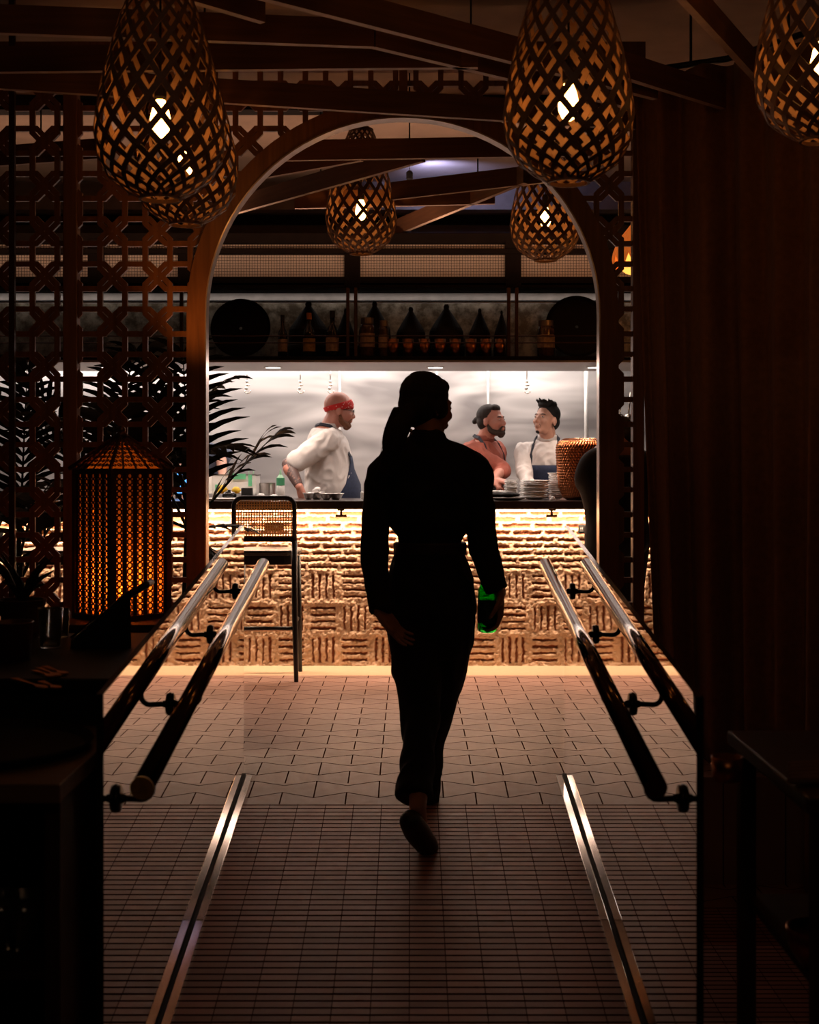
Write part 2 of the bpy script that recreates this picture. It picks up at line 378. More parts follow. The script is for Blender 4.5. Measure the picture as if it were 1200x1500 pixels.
# ------------------------------------------------------------------ room shell
XL, XR, YB = -4.6, 2.6, 11.6
GL, GR = -.676, .627          # planes of the two glass balustrades
CEIL = 3.3
FT = floor_material()
def slab(a, b, za0, zb0, thick, y0, y1):
    m = MB(); t = thick
    vs = [(a,y0,za0),(b,y0,za0),(b,y1,zb0),(a,y1,zb0),(a,y0,za0-t),(b,y0,za0-t),(b,y1,zb0-t),(a,y1,zb0-t)]
    m.add(vs, [(0,1,2,3),(7,6,5,4),(0,4,5,1),(1,5,6,2),(2,6,7,3),(3,7,4,0)]); return m
def shell():
    # the floor: upper level, the ramp down to the entrance, lower level (one floor, one mesh)
    m = MB()
    def q(x0, x1, y0, y1, z0, z1): m.add([(x0,y0,z0),(x1,y0,z0),(x1,y1,z1),(x0,y1,z1)], [(0,1,2,3)])
    q(XL, GL-.03, 5.95, YB, 0, 0); q(GR+.03, XR, 5.95, YB, 0, 0); q(GL-.03, GR+.03, 5.95, YB, 0, 0)
    q(XL, GL-.03, 5.55, 5.95, 0, 0); q(GR+.03, XR, 5.55, 5.95, 0, 0)
    q(GL-.03, GR+.03, 2.2, 5.15, ramp_z(2.2), ramp_z(5.15))
    for k in range(16): q(GL-.03, GR+.03, 5.15+.05*k, 5.20+.05*k, ramp_z(5.15+.05*k), ramp_z(5.2+.05*k))
    q(XL, XR, -1.2, 2.2, -.436, -.436)
    q(XL, GL-.03, 2.2, 5.55, -.436, -.436); q(GR+.03, XR, 2.2, 5.55, -.436, -.436)
    q(XL, GL-.03, 5.55, 5.5501, -.436, 0); q(GR+.03, XR, 5.55, 5.5501, -.436, 0)
    o = structure(m, 'floor', FT, recalc=False)
    bm = bmesh.new(); bm.from_mesh(o.data); bmesh.ops.remove_doubles(bm, verts=bm.verts, dist=1e-5); bm.to_mesh(o.data); bm.free()
    for p in o.data.polygons: p.use_smooth = p.normal.z > .5 and -.72 < p.center.x+o.location.x < .67 and p.center.y+o.location.y > 5.1
    # keep tile coordinates in metres of the room
    off = o.location.copy(); me = o.data
    for v in me.vertices: v.co = v.co+off
    o.location = (0, 0, 0)
    structure(MB().lohi((XL, -1.2, CEIL), (XR, YB, CEIL+.1)), 'ceiling', PLASTER)
    structure(MB().lohi((XL-.1, -1.2, -.44), (XL, YB, CEIL)), 'wall_left', DARKWALL)
    structure(MB().lohi((XR, -1.2, -.44), (XR+.1, YB, CEIL)), 'wall_right', DARKWALL)
    structure(MB().lohi((XL, YB, -.44), (XR, YB+.1, CEIL)), 'wall_back', DARKWALL)
    structure(MB().lohi((XL, -1.3, -.44), (XR, -1.2, CEIL)), 'wall_front', DARKWALL)
    # stainless kitchen wall
    structure(MB().lohi((XL, 10.6, 0), (XR, 10.66, 2.42)), 'wall_kitchen', STEELWALL)
    # ceiling coves running across behind the pergola
    structure(MB().lohi((XL, 9.80, 3.10), (XR, 9.95, CEIL)), 'trim_1', mat('taupe_bulkhead', (.30, .22, .16), .9))
    structure(MB().lohi((XL, 10.6, 2.42), (XR, 10.66, CEIL)), 'wall_upper', mat('upper_wall_paint', (.30, .21, .15), .9, 0, .12, 5))
    structure(MB().lohi((XL, 10.56, 3.127), (XR, 10.6, 3.20)), 'trim_2', mat('dark_slot', (.02, .013, .010), .9))
    structure(MB().lohi((XL, 7.5, 3.22), (XR, 7.62, CEIL)), 'trim_3', MATS['dark_slot'])
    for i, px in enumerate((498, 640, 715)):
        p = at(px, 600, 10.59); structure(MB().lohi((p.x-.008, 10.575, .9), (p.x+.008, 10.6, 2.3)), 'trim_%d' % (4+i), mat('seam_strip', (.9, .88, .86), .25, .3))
shell()

# ------------------------------------------------------------------ glass balustrades with polished shoes and handrails
def mirror_mat():
    m, nt, p = nodes_of('dark_mirrored_glass')
    tc = nt.nodes.new('ShaderNodeTexCoord'); nz = nt.nodes.new('ShaderNodeTexNoise'); nz.inputs['Scale'].default_value = 1.2; nz.inputs['Detail'].default_value = 2
    nt.links.new(tc.outputs['Object'], nz.inputs['Vector'])
    cr = nt.nodes.new('ShaderNodeValToRGB'); cr.color_ramp.elements[0].color = (.74, .69, .66, 1); cr.color_ramp.elements[1].color = (.86, .82, .79, 1)
    nt.links.new(nz.outputs['Fac'], cr.inputs[0]); nt.links.new(cr.outputs[0], p.inputs['Base Color'])
    p.inputs['Metallic'].default_value = 1; p.inputs['Roughness'].default_value = .015
    return m
MIRROR = mirror_mat()
def balustrade(side):
    X = GL if side < 0 else GR
    out = -1 if side < 0 else 1
    y0, y1 = 3.01 if side < 0 else 2.99, 5.55
    lab = 'left' if side < 0 else 'right'
    t = thing('glass_balustrade', 'polished reflective glass balustrade along the %s edge of the ramp' % lab, 'balustrade', (X, y0, ramp_z(y0)))
    h0, h1 = 1.105, 1.045
    # pane, mirror face exactly at X
    a, b = sorted((X, X+out*.016))
    m = MB(); z0, z1 = ramp_z(y0)-.01, ramp_z(y1)-.01
    vs = [(a,y0,z0),(b,y0,z0),(b,y1,z1),(a,y1,z1),(a,y0,z0+h0),(b,y0,z0+h0),(b,y1,z1+h1),(a,y1,z1+h1)]
    m.add(vs, [(0,3,2,1),(4,5,6,7),(0,1,5,4),(2,3,7,6),(0,4,7,3),(1,2,6,5)])
    m.m = [1,1,1,1,0,0]
    m.build('glass_pane', [MIRROR, mat('dark_glass_edge', (.02, .02, .018), .15)], t)
    # base shoe: polished face plate in front of a dark gasket, sunk in the ramp, plates with fine joints
    sh = MB()
    for k, (ya, yb) in enumerate(((2.2, 3.02), (3.023, 4.25), (4.253, 5.55))):
        x0, x1 = X-out*.008, X-out*.034
        a2, b2 = sorted((x0, x1)); za, zb = ramp_z(ya), ramp_z(yb)
        sh.add([(a2,ya,za-.02),(b2,ya,za-.02),(b2,yb,zb-.02),(a2,yb,zb-.02),(a2,ya,za+.022),(b2,ya,za+.022),(b2,yb,zb+.022),(a2,yb,zb+.022)],
               [(0,3,2,1),(4,5,6,7),(0,1,5,4),(2,3,7,6),(0,4,7,3),(1,2,6,5)])
    sh.build('base_shoe', CHROME, t, bevel=.002)
    gk = MB(); a2, b2 = sorted((X-out*.0005, X-out*.008))
    gk.add([(a2,2.2,ramp_z(2.2)-.02),(b2,2.2,ramp_z(2.2)-.02),(b2,5.55,-.02),(a2,5.55,-.02),(a2,2.2,ramp_z(2.2)+.016),(b2,2.2,ramp_z(2.2)+.016),(b2,5.55,.016),(a2,5.55,.016)],
           [(0,3,2,1),(4,5,6,7),(0,1,5,4),(2,3,7,6),(0,4,7,3),(1,2,6,5)])
    gk.build('gasket', MATBLACK, t)
    # handrail: a thing fixed to the glass
    rx = X-out*.083; rh = .885
    ya, yb = 3.02, 5.50
    rail = MB(); n = 2
    rail.tube([(rx, ya, ramp_z(ya)+rh), (rx, yb, ramp_z(yb)+rh)], .0255, 32)
    hr = rail.build('handrail', BRASS, t, smooth=False)
    for p in hr.data.polygons: p.use_smooth = len(p.vertices) == 4
    if side < 0:
        d = Vector((0, 1, .13)).normalized()
        c = Vector((rx, ya, ramp_z(ya)+rh)); cp = MB().tube([c-d*.004, c+d*.001], .0265, 32)
        tag(cp.build('end_cap', GOLDCAP, hr), 'yellow brass end cap')
    # brackets
    for q, yy in enumerate((3.14, 3.85, 4.62, 5.28)):
        zz = ramp_z(yy)+rh
        b = MB()
        b.tube([(X-out*.0005, yy, zz-.068), (X-out*.010, yy, zz-.068)], [.033, .030], 20)
        b.tube([(X-out*.010, yy, zz-.068), (X-out*.022, yy, zz-.068)], [.012, .009], 12)
        pts = []
        pts.append(Vector((X-out*.018, yy, zz-.068))); pts.append(Vector((X-out*.058, yy, zz-.070)))
        for a in (20, 45, 70, 90):
            r = .025; pts.append(Vector((rx+out*.025-out*.025*math.sin(math.radians(a)), yy, zz-.045-.025*math.cos(math.radians(a)))))
        pts.append(Vector((rx, yy, zz-.022)))
        b.tube(pts, .0075, 10)
        b.box((rx, yy, zz-.026), (.022, .05, .006))
        b.build('bracket', IRON, t, smooth=True)
    return t
balustrade(-1); balustrade(1)

# ------------------------------------------------------------------ arched lattice partition
PY = 6.1
AC = at(590, 462, PY); AR = 288*PY/2000
def lattice_strips(x0, x1, z0, z1, P, keep, ox=0, oz=0, w=.024, th=.02, y=PY, a=.775):
    """overlapping octagon straps on a grid of pitch P, clipped to keep(x,z)"""
    m = MB(); A = a*P; t = A*math.tan(PI/8)
    cor = [(A, t), (t, A), (-t, A), (-A, t), (-A, -t), (-t, -A), (t, -A), (A, -t)]
    i0, i1 = int((x0-ox)/P)-2, int((x1-ox)/P)+2; j0, j1 = int((z0-oz)/P)-2, int((z1-oz)/P)+2
    for i in range(i0, i1+1):
        for j in range(j0, j1+1):
            cx, cz = ox+i*P, oz+j*P
            for k in range(8):
                p, q = cor[k], cor[(k+1) % 8]
                pa = Vector((cx+p[0], y, cz+p[1])); pb = Vector((cx+q[0], y, cz+q[1]))
                # clip
                N = 12; run = None
                for s in range(N+1):
                    f = s/N; c = pa.lerp(pb, f); ok = x0 <= c.x <= x1 and z0 <= c.z <= z1 and keep(c.x, c.z)
                    if ok and run is None: run = f
                    if (not ok or s == N) and run is not None:
                        e = f if ok else (s-1)/N
                        if e > run:
                            d = (pb-pa).normalized()*w*.2
                            m.bar(pa.lerp(pb, run)-d, pa.lerp(pb, e)+d, th+random.uniform(-.0006, .0006), w, up=Vector((0,0,1)) if abs((pb-pa).z) < 1e-6 else Vector(((pb-pa).z, 0, -(pb-pa).x)))
                        run = None
    return m
def partition():
    t = thing('arched_partition', 'walnut fretwork partition with a wide round arch opening towards the bar', 'partition', (AC.x, PY, 0))
    # arch band: swept profile
    bw, bd = .082, .07
    def band(R0, R1, d):
        vs = []; fs = []; path = []
        path.append((-1, 0.0)); n = 48
        pts = [(AC.x-R, 0.0) for R in (R0, R1)]
        prof = [(R0, -d/2), (R1, -d/2), (R1, d/2), (R0, d/2)]
        secs = [('v', -1, 0.0), ('v', -1, AC.z)]+[('a', PI-PI*k/n, 0) for k in range(1, n)]+[('v', 1, AC.z), ('v', 1, 0.0)]
        for sct in secs:
            for R, dd in prof:
                if sct[0] == 'v': vs.append((AC.x+sct[1]*R, PY+dd, sct[2]))
                else: vs.append((AC.x+R*math.cos(sct[1]), PY+dd, AC.z+R*math.sin(sct[1])))
        N = len(secs)
        for i in range(N-1):
            for k in range(4): fs.append((i*4+k, i*4+(k+1) % 4, (i+1)*4+(k+1) % 4, (i+1)*4+k))
        fs += [(0,1,2,3), ((N-1)*4+3, (N-1)*4+2, (N-1)*4+1, (N-1)*4)]
        return MB().add(vs, fs)
    o = band(AR, AR+bw, bd).build('arch_frame', LATWOOD, t)
    tag(band(AR-.006, AR, bd+.012).build('lit_arch_edge', mat('lit_edge_strip', (.55, .45, .38), .3, .7), t), 'pale strip for the lit inner edge of the arch')  # pale strip: light on the inner jamb put into its colour
    ztop = 3.03
    P = .2015
    xl, xr = at(105, 0, PY).x, at(934, 0, PY).x
    def outside(x, z):
        if z < AC.z: return abs(x-AC.x) > AR+bw-.02
        return math.hypot(x-AC.x, z-AC.z) > AR+bw-.02
    lattice_strips(xl, xr, .0, ztop, P, outside, ox=at(66, 0, PY).x, oz=at(0, 240, PY).z).build('lattice_panel', LATWOOD, t)
    lattice_strips(-3.6, xl-.03, .0, ztop, P, lambda x, z: True, ox=at(33, 0, PY).x, oz=at(0, 240, PY).z).build('lattice_panel', LATWOOD, t)
    for px, wd in ((105, .062), (934, .05)):
        p = at(px, 0, PY); MB().lohi((p.x-wd/2, PY-.035, 0), (p.x+wd/2, PY+.035, ztop)).build('post', LATWOOD, t, bevel=.004)
    MB().lohi((-3.65, PY-.03, 0), (-3.58, PY+.03, ztop)).build('post', LATWOOD, t, bevel=.004)
    MB().lohi((-3.65, PY-.04, ztop), (xr+.03, PY+.04, ztop+.12)).build('top_rail', LATWOOD, t, bevel=.004)
    MB().lohi((at(585,0,PY).x, PY-.035, AC.z+AR+bw), (at(597,0,PY).x, PY+.035, ztop)).build('king_post', LATWOOD, t, bevel=.003)
partition()
for px, d in ((18, 5.9),):
    p = at(px, 0, d)
    tag(MB().lohi((p.x-.012, d-.012, 0), (p.x+.012, d+.012, CEIL)).build('upright_pole', DARKWOODZ), 'slim dark upright pole in front of the leftmost lattice', 'pole')

# ------------------------------------------------------------------ pergola boards fanning under the ceiling
ZB = 2.75
def on_plane(px, py, z=ZB):
    return at(px, py, 2000*(z-CAMZ)/(680-py))
def board(pa, pb, lab, h=.098, th=.028):
    a, b = on_plane(*pa), on_plane(*pb)
    d = (b-a).normalized(); s = Vector((-d.y, d.x, 0))*th/2
    vs = []
    for p in (a, b):
        vs += [p-s, p+s, p+s+Vector((0,0,h)), p-s+Vector((0,0,h))]
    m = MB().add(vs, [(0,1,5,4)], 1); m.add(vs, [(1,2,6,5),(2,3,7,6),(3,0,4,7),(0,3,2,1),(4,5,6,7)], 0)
    bm = bmesh.new()
    o = m.build('pergola_board', [BEAMWOOD, LITUNDER])
    # orient grain with the board
    ang = math.atan2(d.y, d.x); R = Matrix.Rotation(-ang, 4, 'Z'); o.data.transform(R); o.rotation_euler.z = ang
    return tag(o, lab, 'ceiling board', 'boards of the ceiling pergola')
BO = [((-260, 40), (548, 70), 'walnut board crossing the left half of the ceiling, just below the topmost dark strip'),
 ((547, 70), (925, 160), 'walnut board bending down to the right from the ceiling centre to the near right pendant'),
 ((340, -12), (960, 146), 'walnut board slanting from top centre down behind the near right pendant'),
 ((-260, 109), (700, 100), 'walnut board running level just above the fretwork, left to centre'),
 ((-200, 118), (930, 190), 'walnut board touching the arch crown, sinking gently to the right'),
 ((250, -6), (385, 34), 'short walnut board end near the top left pendant cord'),
 ((905, 112), (1060, 160), 'walnut board at upper right in front of the curtain head'),
 ((975, -25), (1110, 120), 'steep walnut board in the dark top right corner'),
 ((402, 236), (905, 228), 'walnut board level across the upper part of the arch opening'),
 ((325, 319), (620, 237), 'walnut board rising to the right through the arch, left side'),
 ((575, 293), (850, 262), 'walnut board slightly rising, between the two far pendants'),
 ((575, 347), (770, 268), 'steepest walnut board seen through the arch, right of the centre pendant'),
 ((372, 264), (530, 236), 'thin walnut board high left inside the arch'),
 ((432, 306), (725, 299), 'walnut board lowest in the arch, passing behind the centre pendant'),
 ((-260, 262), (160, 232), 'walnut board seen through the far left fretwork')]
for a, b, l in BO: board(a, b, l)
for px, py in ((-100, 46), (600, 83), (300, 106), (640, 101), (700, 131)):
    pass
# dark strips the pergola hangs from
for i, (px, py, dx) in enumerate(((300, 60, 0), (690, 100, 0), (600, 232, 0), (470, 280, 0), (700, 281, 0), (60, 242, 0))):
    p = on_plane(px, py)
    tag(MB().tube([(p.x, p.y, ZB+.09), (p.x, p.y, CEIL)], .004, 6).build('hanger_rod', BLACK), ['thin black rod holding the boards left of the arch crown', 'thin black rod holding the boards right of the arch crown', 'thin black rod above the level board in the arch', 'thin black rod above the centre pendant in the arch', 'thin black rod above the board between the far pendants', 'thin black rod behind the far left fretwork'][i], 'rod', 'rods holding the pergola boards')
# ------------------------------------------------------------------ pendant lamps
FIL = mat('glowing_filament_glass', (1, .6, .2), .3, emit=(1, .41, .10), es=30)
SHADEW = mat('bent_plywood', (.17, .085, .035), .6, 0, .2, 30)
def strap(m, pts, nrms, w, th):
    vs = []; fs = []; n = len(pts)
    for i in range(n):
        t = (pts[min(i+1, n-1)]-pts[max(i-1, 0)]).normalized(); s = t.cross(nrms[i]).normalized()*w[i]/2; q = nrms[i]*th/2
        vs += [pts[i]-s-q, pts[i]+s-q, pts[i]+s+q, pts[i]-s+q]
    for i in range(n-1):
        for k in range(4): fs.append((i*4+k, i*4+(k+1) % 4, (i+1)*4+(k+1) % 4, (i+1)*4+k))
    fs += [(3,2,1,0), ((n-1)*4, (n-1)*4+1, (n-1)*4+2, (n-1)*4+3)]
    m.add(vs, fs)
PROF = [(0, .062), (.018, .10), (.06, .155), (.12, .188), (.20, .2), (.29, .19), (.38, .17), (.47, .146), (.56, .118), (.64, .088), (.69, .067)]
def prad(h):
    for (a, ra), (b, rb) in zip(PROF, PROF[1:]):
        if h <= b:
            f = (h-a)/(b-a); return ra+(rb-ra)*f
    return PROF[-1][1]
def pendant_proto():
    t = thing('pendant_lamp', 'x', 'pendant lamp', (0, 0, 0))
    m = MB(); N = 16
    # half-diamond row heights: proportionate to radius
    hs = [0.0]
    while hs[-1] < .69: hs.append(min(.69, hs[-1]+max(.017, (.145+.16*min(1, hs[-1]/.28))*prad(hs[-1]+.015))))
    rows = len(hs)-1
    for dr in (1, -1):
        for i in range(N):
            pts = []; nr = []; w = []
            for k in range(rows*3+1):
                f = k/3; r0 = int(min(f, rows-1)); fr = f-r0
                h = hs[r0]+(hs[r0+1]-hs[r0])*fr
                # hourglass easing makes pointed diamonds
                th = 2*PI*(i+dr*f*.5)/N
                r = prad(h)+(.002 if dr > 0 else 0)
                pts.append(Vector((r*math.cos(th), r*math.sin(th), h)))
                e = .004; sl = (prad(min(.69, h+e))-prad(max(0, h-e)))/(2*e)
                nr.append(Vector((math.cos(th), math.sin(th), -sl)).normalized()); w.append(max(.009, .085*prad(h)+.0035))
            strap(m, pts, nr, w, .0022)
    for h, r in ((0, .062), (.69, .067)):
        m.lathe([(r-.004, h-.006), (r+.004, h-.006), (r+.004, h+.006), (r-.004, h+.006)], seg=24, closed=True)
    m.build('lamp_shade', SHADEW, t)
    # petals cap where the straps gather
    c = MB(); c.lathe([(.066, .685), (.07, .70), (.05, .712), (.012, .715)], seg=20); c.build('cap', SHADEW, t)
    MB().tube([(0,0,.71), (0,0,.34)], .004, 6).build('flex', MATBLACK, t)
    s = MB().lathe([(.016, .30), (.019, .31), (.019, .36), (.012, .375)], seg=14).build('lamp_socket', MATBLACK, t)
    b = MB().lathe([(.004, .185), (.02, .195), (.031, .22), (.032, .24), (.024, .275), (.014, .30)], seg=18)
    b.build('bulb', FIL, t, smooth=True)
    MB().tube([(0,0,.71), (0,0,1.6)], .003, 6).build('cord', MATBLACK, t)
    return t
pp = pendant_proto()
PEN = [(235, 290, 4.2, 'large woven teardrop pendant lamp, upper left, nearest on that side', 4),
       (272, 328, 5.3, 'woven teardrop pendant lamp half hidden behind the large upper left one', 3.6),
       (833, 266, 4.2, 'large woven teardrop pendant lamp right of the arch crown, glowing', 4),
       (1203, 205, 4.2, 'woven teardrop pendant lamp cut by the right picture edge, before the curtain', 4),
       (529, 371, 7.72, 'small far woven pendant lamp hanging inside the arch, near its centre', 2),
       (799, 381, 7.8, 'small far woven pendant lamp at the right shoulder of the arch', 2)]
for i, (px, py, d, lab, pw) in enumerate(PEN):
    o = pp if i == 0 else copy_tree(pp)
    b = at(px, py, d); o.location = b; o.rotation_euler.z = i*.37
    tag(o, lab, 'pendant lamp', 'woven teardrop pendant lamps')
    # cord reaches the ceiling
    for ch in o.children:
        if ch.name.startswith('cord'):
            ch.data = MB().tube([(0,0,.71), (0,0,CEIL-b.z)], .003, 6).build('cord_tmp', MATBLACK).data if False else ch.data
            L = CEIL-b.z
            ch.scale = (1, 1, (L-.0)/1.6) if L > .8 else (1, 1, L/1.6)


# petal lamp in the dining room, through the right fretwork
def petal_lamp():
    p = at(940, 405, 7.9); t = thing('petal_lamp', 'orange glowing petal pendant lamp seen through the narrow fretwork strip right of the arch', 'pendant lamp', p)
    tr = mat('amber_petal', (.75, .22, .05), .5, emit=(1, .22, .03), es=.35)
    gl = mat('glowing_amber_glass', (1, .5, .1), .4, emit=(1, .38, .06), es=2.0)
    m = MB()
    for k in range(10):
        a = 2*PI*k/10; R = Matrix.Rotation(a, 3, 'Z')
        vs = []; n = 9
        for i in range(n):
            f = i/(n-1); w = .062*math.sin(PI*min(1, f*.9+.1))**.7; r = .05+.11*math.sin(f*PI*.62); z = .30-.26*f
            for q in (-1, -.5, 0, .5, 1):
                vs.append(p+R @ Vector((r+.012*(1-q*q), q*w, z)))
        fs = [(i*5+j, i*5+j+1, (i+1)*5+j+1, (i+1)*5+j) for i in range(n-1) for j in range(4)]
        m.add(vs, fs)
    o = m.build('petals', tr, t, smooth=True); sd = o.modifiers.new('s', 'SOLIDIFY'); sd.thickness = .004
    MB().lathe([(.02, .0), (.09, .02), (.13, .05), (.135, .09), (.05, .16)], p, 20).build('inner_globe', gl, t, smooth=True)
    MB().tube([p+Vector((0,0,.29)), (p.x, p.y, CEIL)], .004, 6).build('cord', MATBLACK, t)
    point('petal_light', p+Vector((0, 0, -.03)), 1.2, (1, .4, .1), .05)
petal_lamp()
# small ceiling spot fixture giving the cool pool of light on the ceiling
p = at(600, 262, 8.3)
t = thing('ceiling_uplighter', 'tiny black fixture on a wire below the blue lit patch of ceiling', 'light fixture', p)
MB().tube([p+Vector((0,0,.03)), (p.x, p.y, CEIL)], .002, 6).build('wire', MATBLACK, t)
MB().lathe([(.012, -.01), (.02, 0), (.02, .04), (.01, .05)], p, 12).build('fixture_head', MATBLACK, t)
spot('cool_spot', (p.x+.12, 9.10, 3.14), (p.x+.24, 9.40, CEIL), 22, (.36, .44, 1), 120, .9)

# ------------------------------------------------------------------ bar with rustic brick front
BY = 8.62; BX0, BX1 = -3.3, 1.62
def brick_front():
    rs = np.random.RandomState(3)
    def vnoise(X, Z, s, seed):
        r = np.random.RandomState(seed); g = r.rand(400, 400)
        u = (X-BX0)/s+5; v = Z/s+5; i = np.floor(u).astype(int); j = np.floor(v).astype(int); fu = u-i; fv = v-j
        fu = fu*fu*(3-2*fu); fv = fv*fv*(3-2*fv)
        i %= 399; j %= 399
        return (g[i, j]*(1-fu)*(1-fv)+g[i+1, j]*fu*(1-fv)+g[i, j+1]*(1-fu)*fv+g[i+1, j+1]*fu*fv)
    st = .0052
    xs = np.arange(BX0, BX1+st, st); zs = np.arange(0, .992, st)
    X, Z = np.meshgrid(xs, zs, indexing='ij')
    n1 = vnoise(X, Z, .013, 1); n2 = vnoise(X, Z, .03, 2); n3 = vnoise(X, Z, .11, 3); n4 = vnoise(X, Z, .007, 4)
    Xw = X+.007*(n2-.5)+.006*(n1-.5); Zw = Z+.008*(vnoise(X, Z, .035, 6)-.5)+.006*(vnoise(X, Z, .012, 7)-.5)
    B = .2; x0 = -1.0495
    bi = np.floor((Xw-x0)/B).astype(int); bj = np.floor(Zw/B).astype(int)
    lu = ((Xw-x0)/B-bi)*B-B/2; lv = (Zw/B-bj)*B-B/2
    hor = ((bi+bj) % 2 == 1)
    # slot distance inside a basket block: 4 slots
    a = np.where(hor, lu, lv); b = np.where(hor, lv, lu)
    pit = .043; k = np.floor(b/pit+.5*0)  # slots centred at (k+.5)*pit
    bb = b-(np.floor(b/pit)+.5)*pit
    rr = np.sin(bi*12.9+bj*78.2+np.floor(b/pit)*37.7)*43758.5; rr = rr-np.floor(rr)
    sl_w = .0052+.0035*rr; sl_l = .078+.01*(rr-.5)
    inn = (np.abs(b) < .086)
    db = np.clip((sl_w-np.abs(bb))/.004, -1, 1); da = np.clip((sl_l-np.abs(a))/.006, -1, 1)
    slot_b = np.where(inn, np.minimum(db, da), -1)
    # running courses above z .6
    ch = .043; cj = np.floor((Zw-.6)/ch).astype(int); cz = (Zw-.6)-(cj+.5)*ch
    cu = (Xw-x0)+.1*(cj % 2)+.03*np.sin(cj*5.1); ci = np.floor(cu/B); cx = (cu/B-ci-.5)*B
    r2 = np.sin(ci*12.9+cj*71.2)*43758.5; r2 = r2-np.floor(r2)
    up = np.clip((Z-.72)/.2, 0, 1)
    dw = np.clip((.0055+.005*r2+.006*up-np.abs(cz))/.005, -1, 1); dl = np.clip((.088-np.abs(cx))/.006, -1, 1)
    slot_r = np.minimum(dw, dl)
    run = Z > .6
    s = np.where(run, slot_r, slot_b)
    s = np.clip(s*.5+.5, 0, 1); s = s*s*(3-2*s)
    depth = -.013*s+.005*(n2-.5)*(1-s)+.006*(n1-.5)*(1-.5*s)+.007*(n4-.5)+.007*(n3-.5)
    # ragged squeezed mortar lips over the courses
    lip = np.exp(-((np.abs(cz)-ch/2)/.006)**2)*np.where(run, 1, 0)*(.001+.010*(n1-.4)+.006*(n4-.5))
    lipb = np.exp(-((np.abs(np.where(hor, lv, lv))-B/2)/.006)**2)*np.where(run, 0, 1)*(.001+.010*(n2-.4)+.005*(n4-.5))
    depth = depth+lip+lipb
    y = BY-depth
    # colours belong to brick and mortar
    mort = np.array([.58, .41, .29]); brick = np.array([.21, .060, .024]); brick2 = np.array([.42, .17, .08])
    c = mort[None, None, :]*(.8+.4*n3[..., None])
    bc = brick[None, None]*(1-up[..., None]*.9*r2[..., None])+brick2[None, None]*up[..., None]*.9*r2[..., None]
    c = c*(1-s[..., None])+bc*s[..., None]
    nx, nz = X.shape
    V = np.stack([X, y, Z], -1).reshape(-1, 3)
    idx = np.arange(nx*nz).reshape(nx, nz)
    F = np.stack([idx[:-1, :-1], idx[1:, :-1], idx[1:, 1:], idx[:-1, 1:]], -1).reshape(-1, 4)
    return V, F, c.reshape(-1, 3)
def np_mesh(name, V, F, m, parent, cols=None, smooth=True):
    off = parent.location
    me = bpy.data.meshes.new(name); V = V-np.array(off)
    me.vertices.add(len(V)); me.vertices.foreach_set('co', V.astype(np.float32).ravel())
    me.loops.add(F.size); me.loops.foreach_set('vertex_index', F.astype(np.int32).ravel())
    me.polygons.add(len(F)); me.polygons.foreach_set('loop_start', np.arange(0, F.size, 4, dtype=np.int32)); me.polygons.foreach_set('loop_total', np.full(len(F), 4, dtype=np.int32))
    me.update(calc_edges=True)
    if cols is not None:
        a = me.color_attributes.new('tone', 'FLOAT_COLOR', 'POINT'); a.data.foreach_set('color', np.concatenate([cols, np.ones((len(cols), 1))], 1).astype(np.float32).ravel())
    me.materials.append(m)
    if smooth: me.polygons.foreach_set('use_smooth', [True]*len(me.polygons))
    o = bpy.data.objects.new(name, me); COL.objects.link(o); o.parent = parent; return o
BM = thing('bar', 'long bar faced in rustic basketweave brick under a dark overhanging counter', 'bar counter', ((BX0+BX1)/2, BY, 0))
V, F, c = brick_front()
np_mesh('brick_front', V, F, attr_mat('brick_and_mortar', 'tone'), BM, c)
MB().lohi((BX0, BY+.03, 0), (BX1, 9.0, .985)).build('bar_body', DARKWALL, BM)
ctop = mat('dark_stone_counter', (.035, .022, .017), .3, 0, .3, 8)
MB().lohi((BX0, 8.36, .997), (BX1, 9.06, 1.047)).build('worktop', ctop, BM, bevel=.004)
led = mat('led_strip_glow', (1, .9, .7), .5, emit=(1, .72, .42), es=14)
for px in (500, 808, 200, 20):
    p = at(px, 0, 8.46); m = MB(); m.lohi((p.x-.022, 8.40, .985), (p.x+.022, 8.58, .997)); m.lohi((p.x-.007, 8.44, .955), (p.x+.007, 8.46, .99)); m.tube([(p.x-.035, 8.45, .952), (p.x+.035, 8.45, .952)], .008, 8)
    m.build('bag_hook', mat('dark_brass', (.2, .12, .05), .3, 1), BM)
MB().lohi((BX0, 8.555, .975), (BX1, 8.575, .987)).build('light_strip', led, BM)
area('counter_light', ((BX0+BX1)/2, 8.545, .972), (BX1-BX0, .02), 70, (1, .68, .44), (0, .10, -1))
# outlet
p = at(856, 775, BY-.03)
o = thing('power_outlet', 'black power outlet plate on the brick front beside the dark clothed figure', 'outlet', p)
MB().box(p, (.075, .012, .055)).build('plate', BLACK, o, bevel=.003)
for dx in (-.018, .018):
    MB().box(p+Vector((dx, -.008, 0)), (.022, .004, .03)).build('socket', mat('grey_socket', (.08,.08,.08), .4), o)
    for q in (-.005, .005): MB().box(p+Vector((dx+q, -.011, .004)), (.003, .003, .01)).build('slot', mat('slot_white', (.5,.5,.5), .4), o)

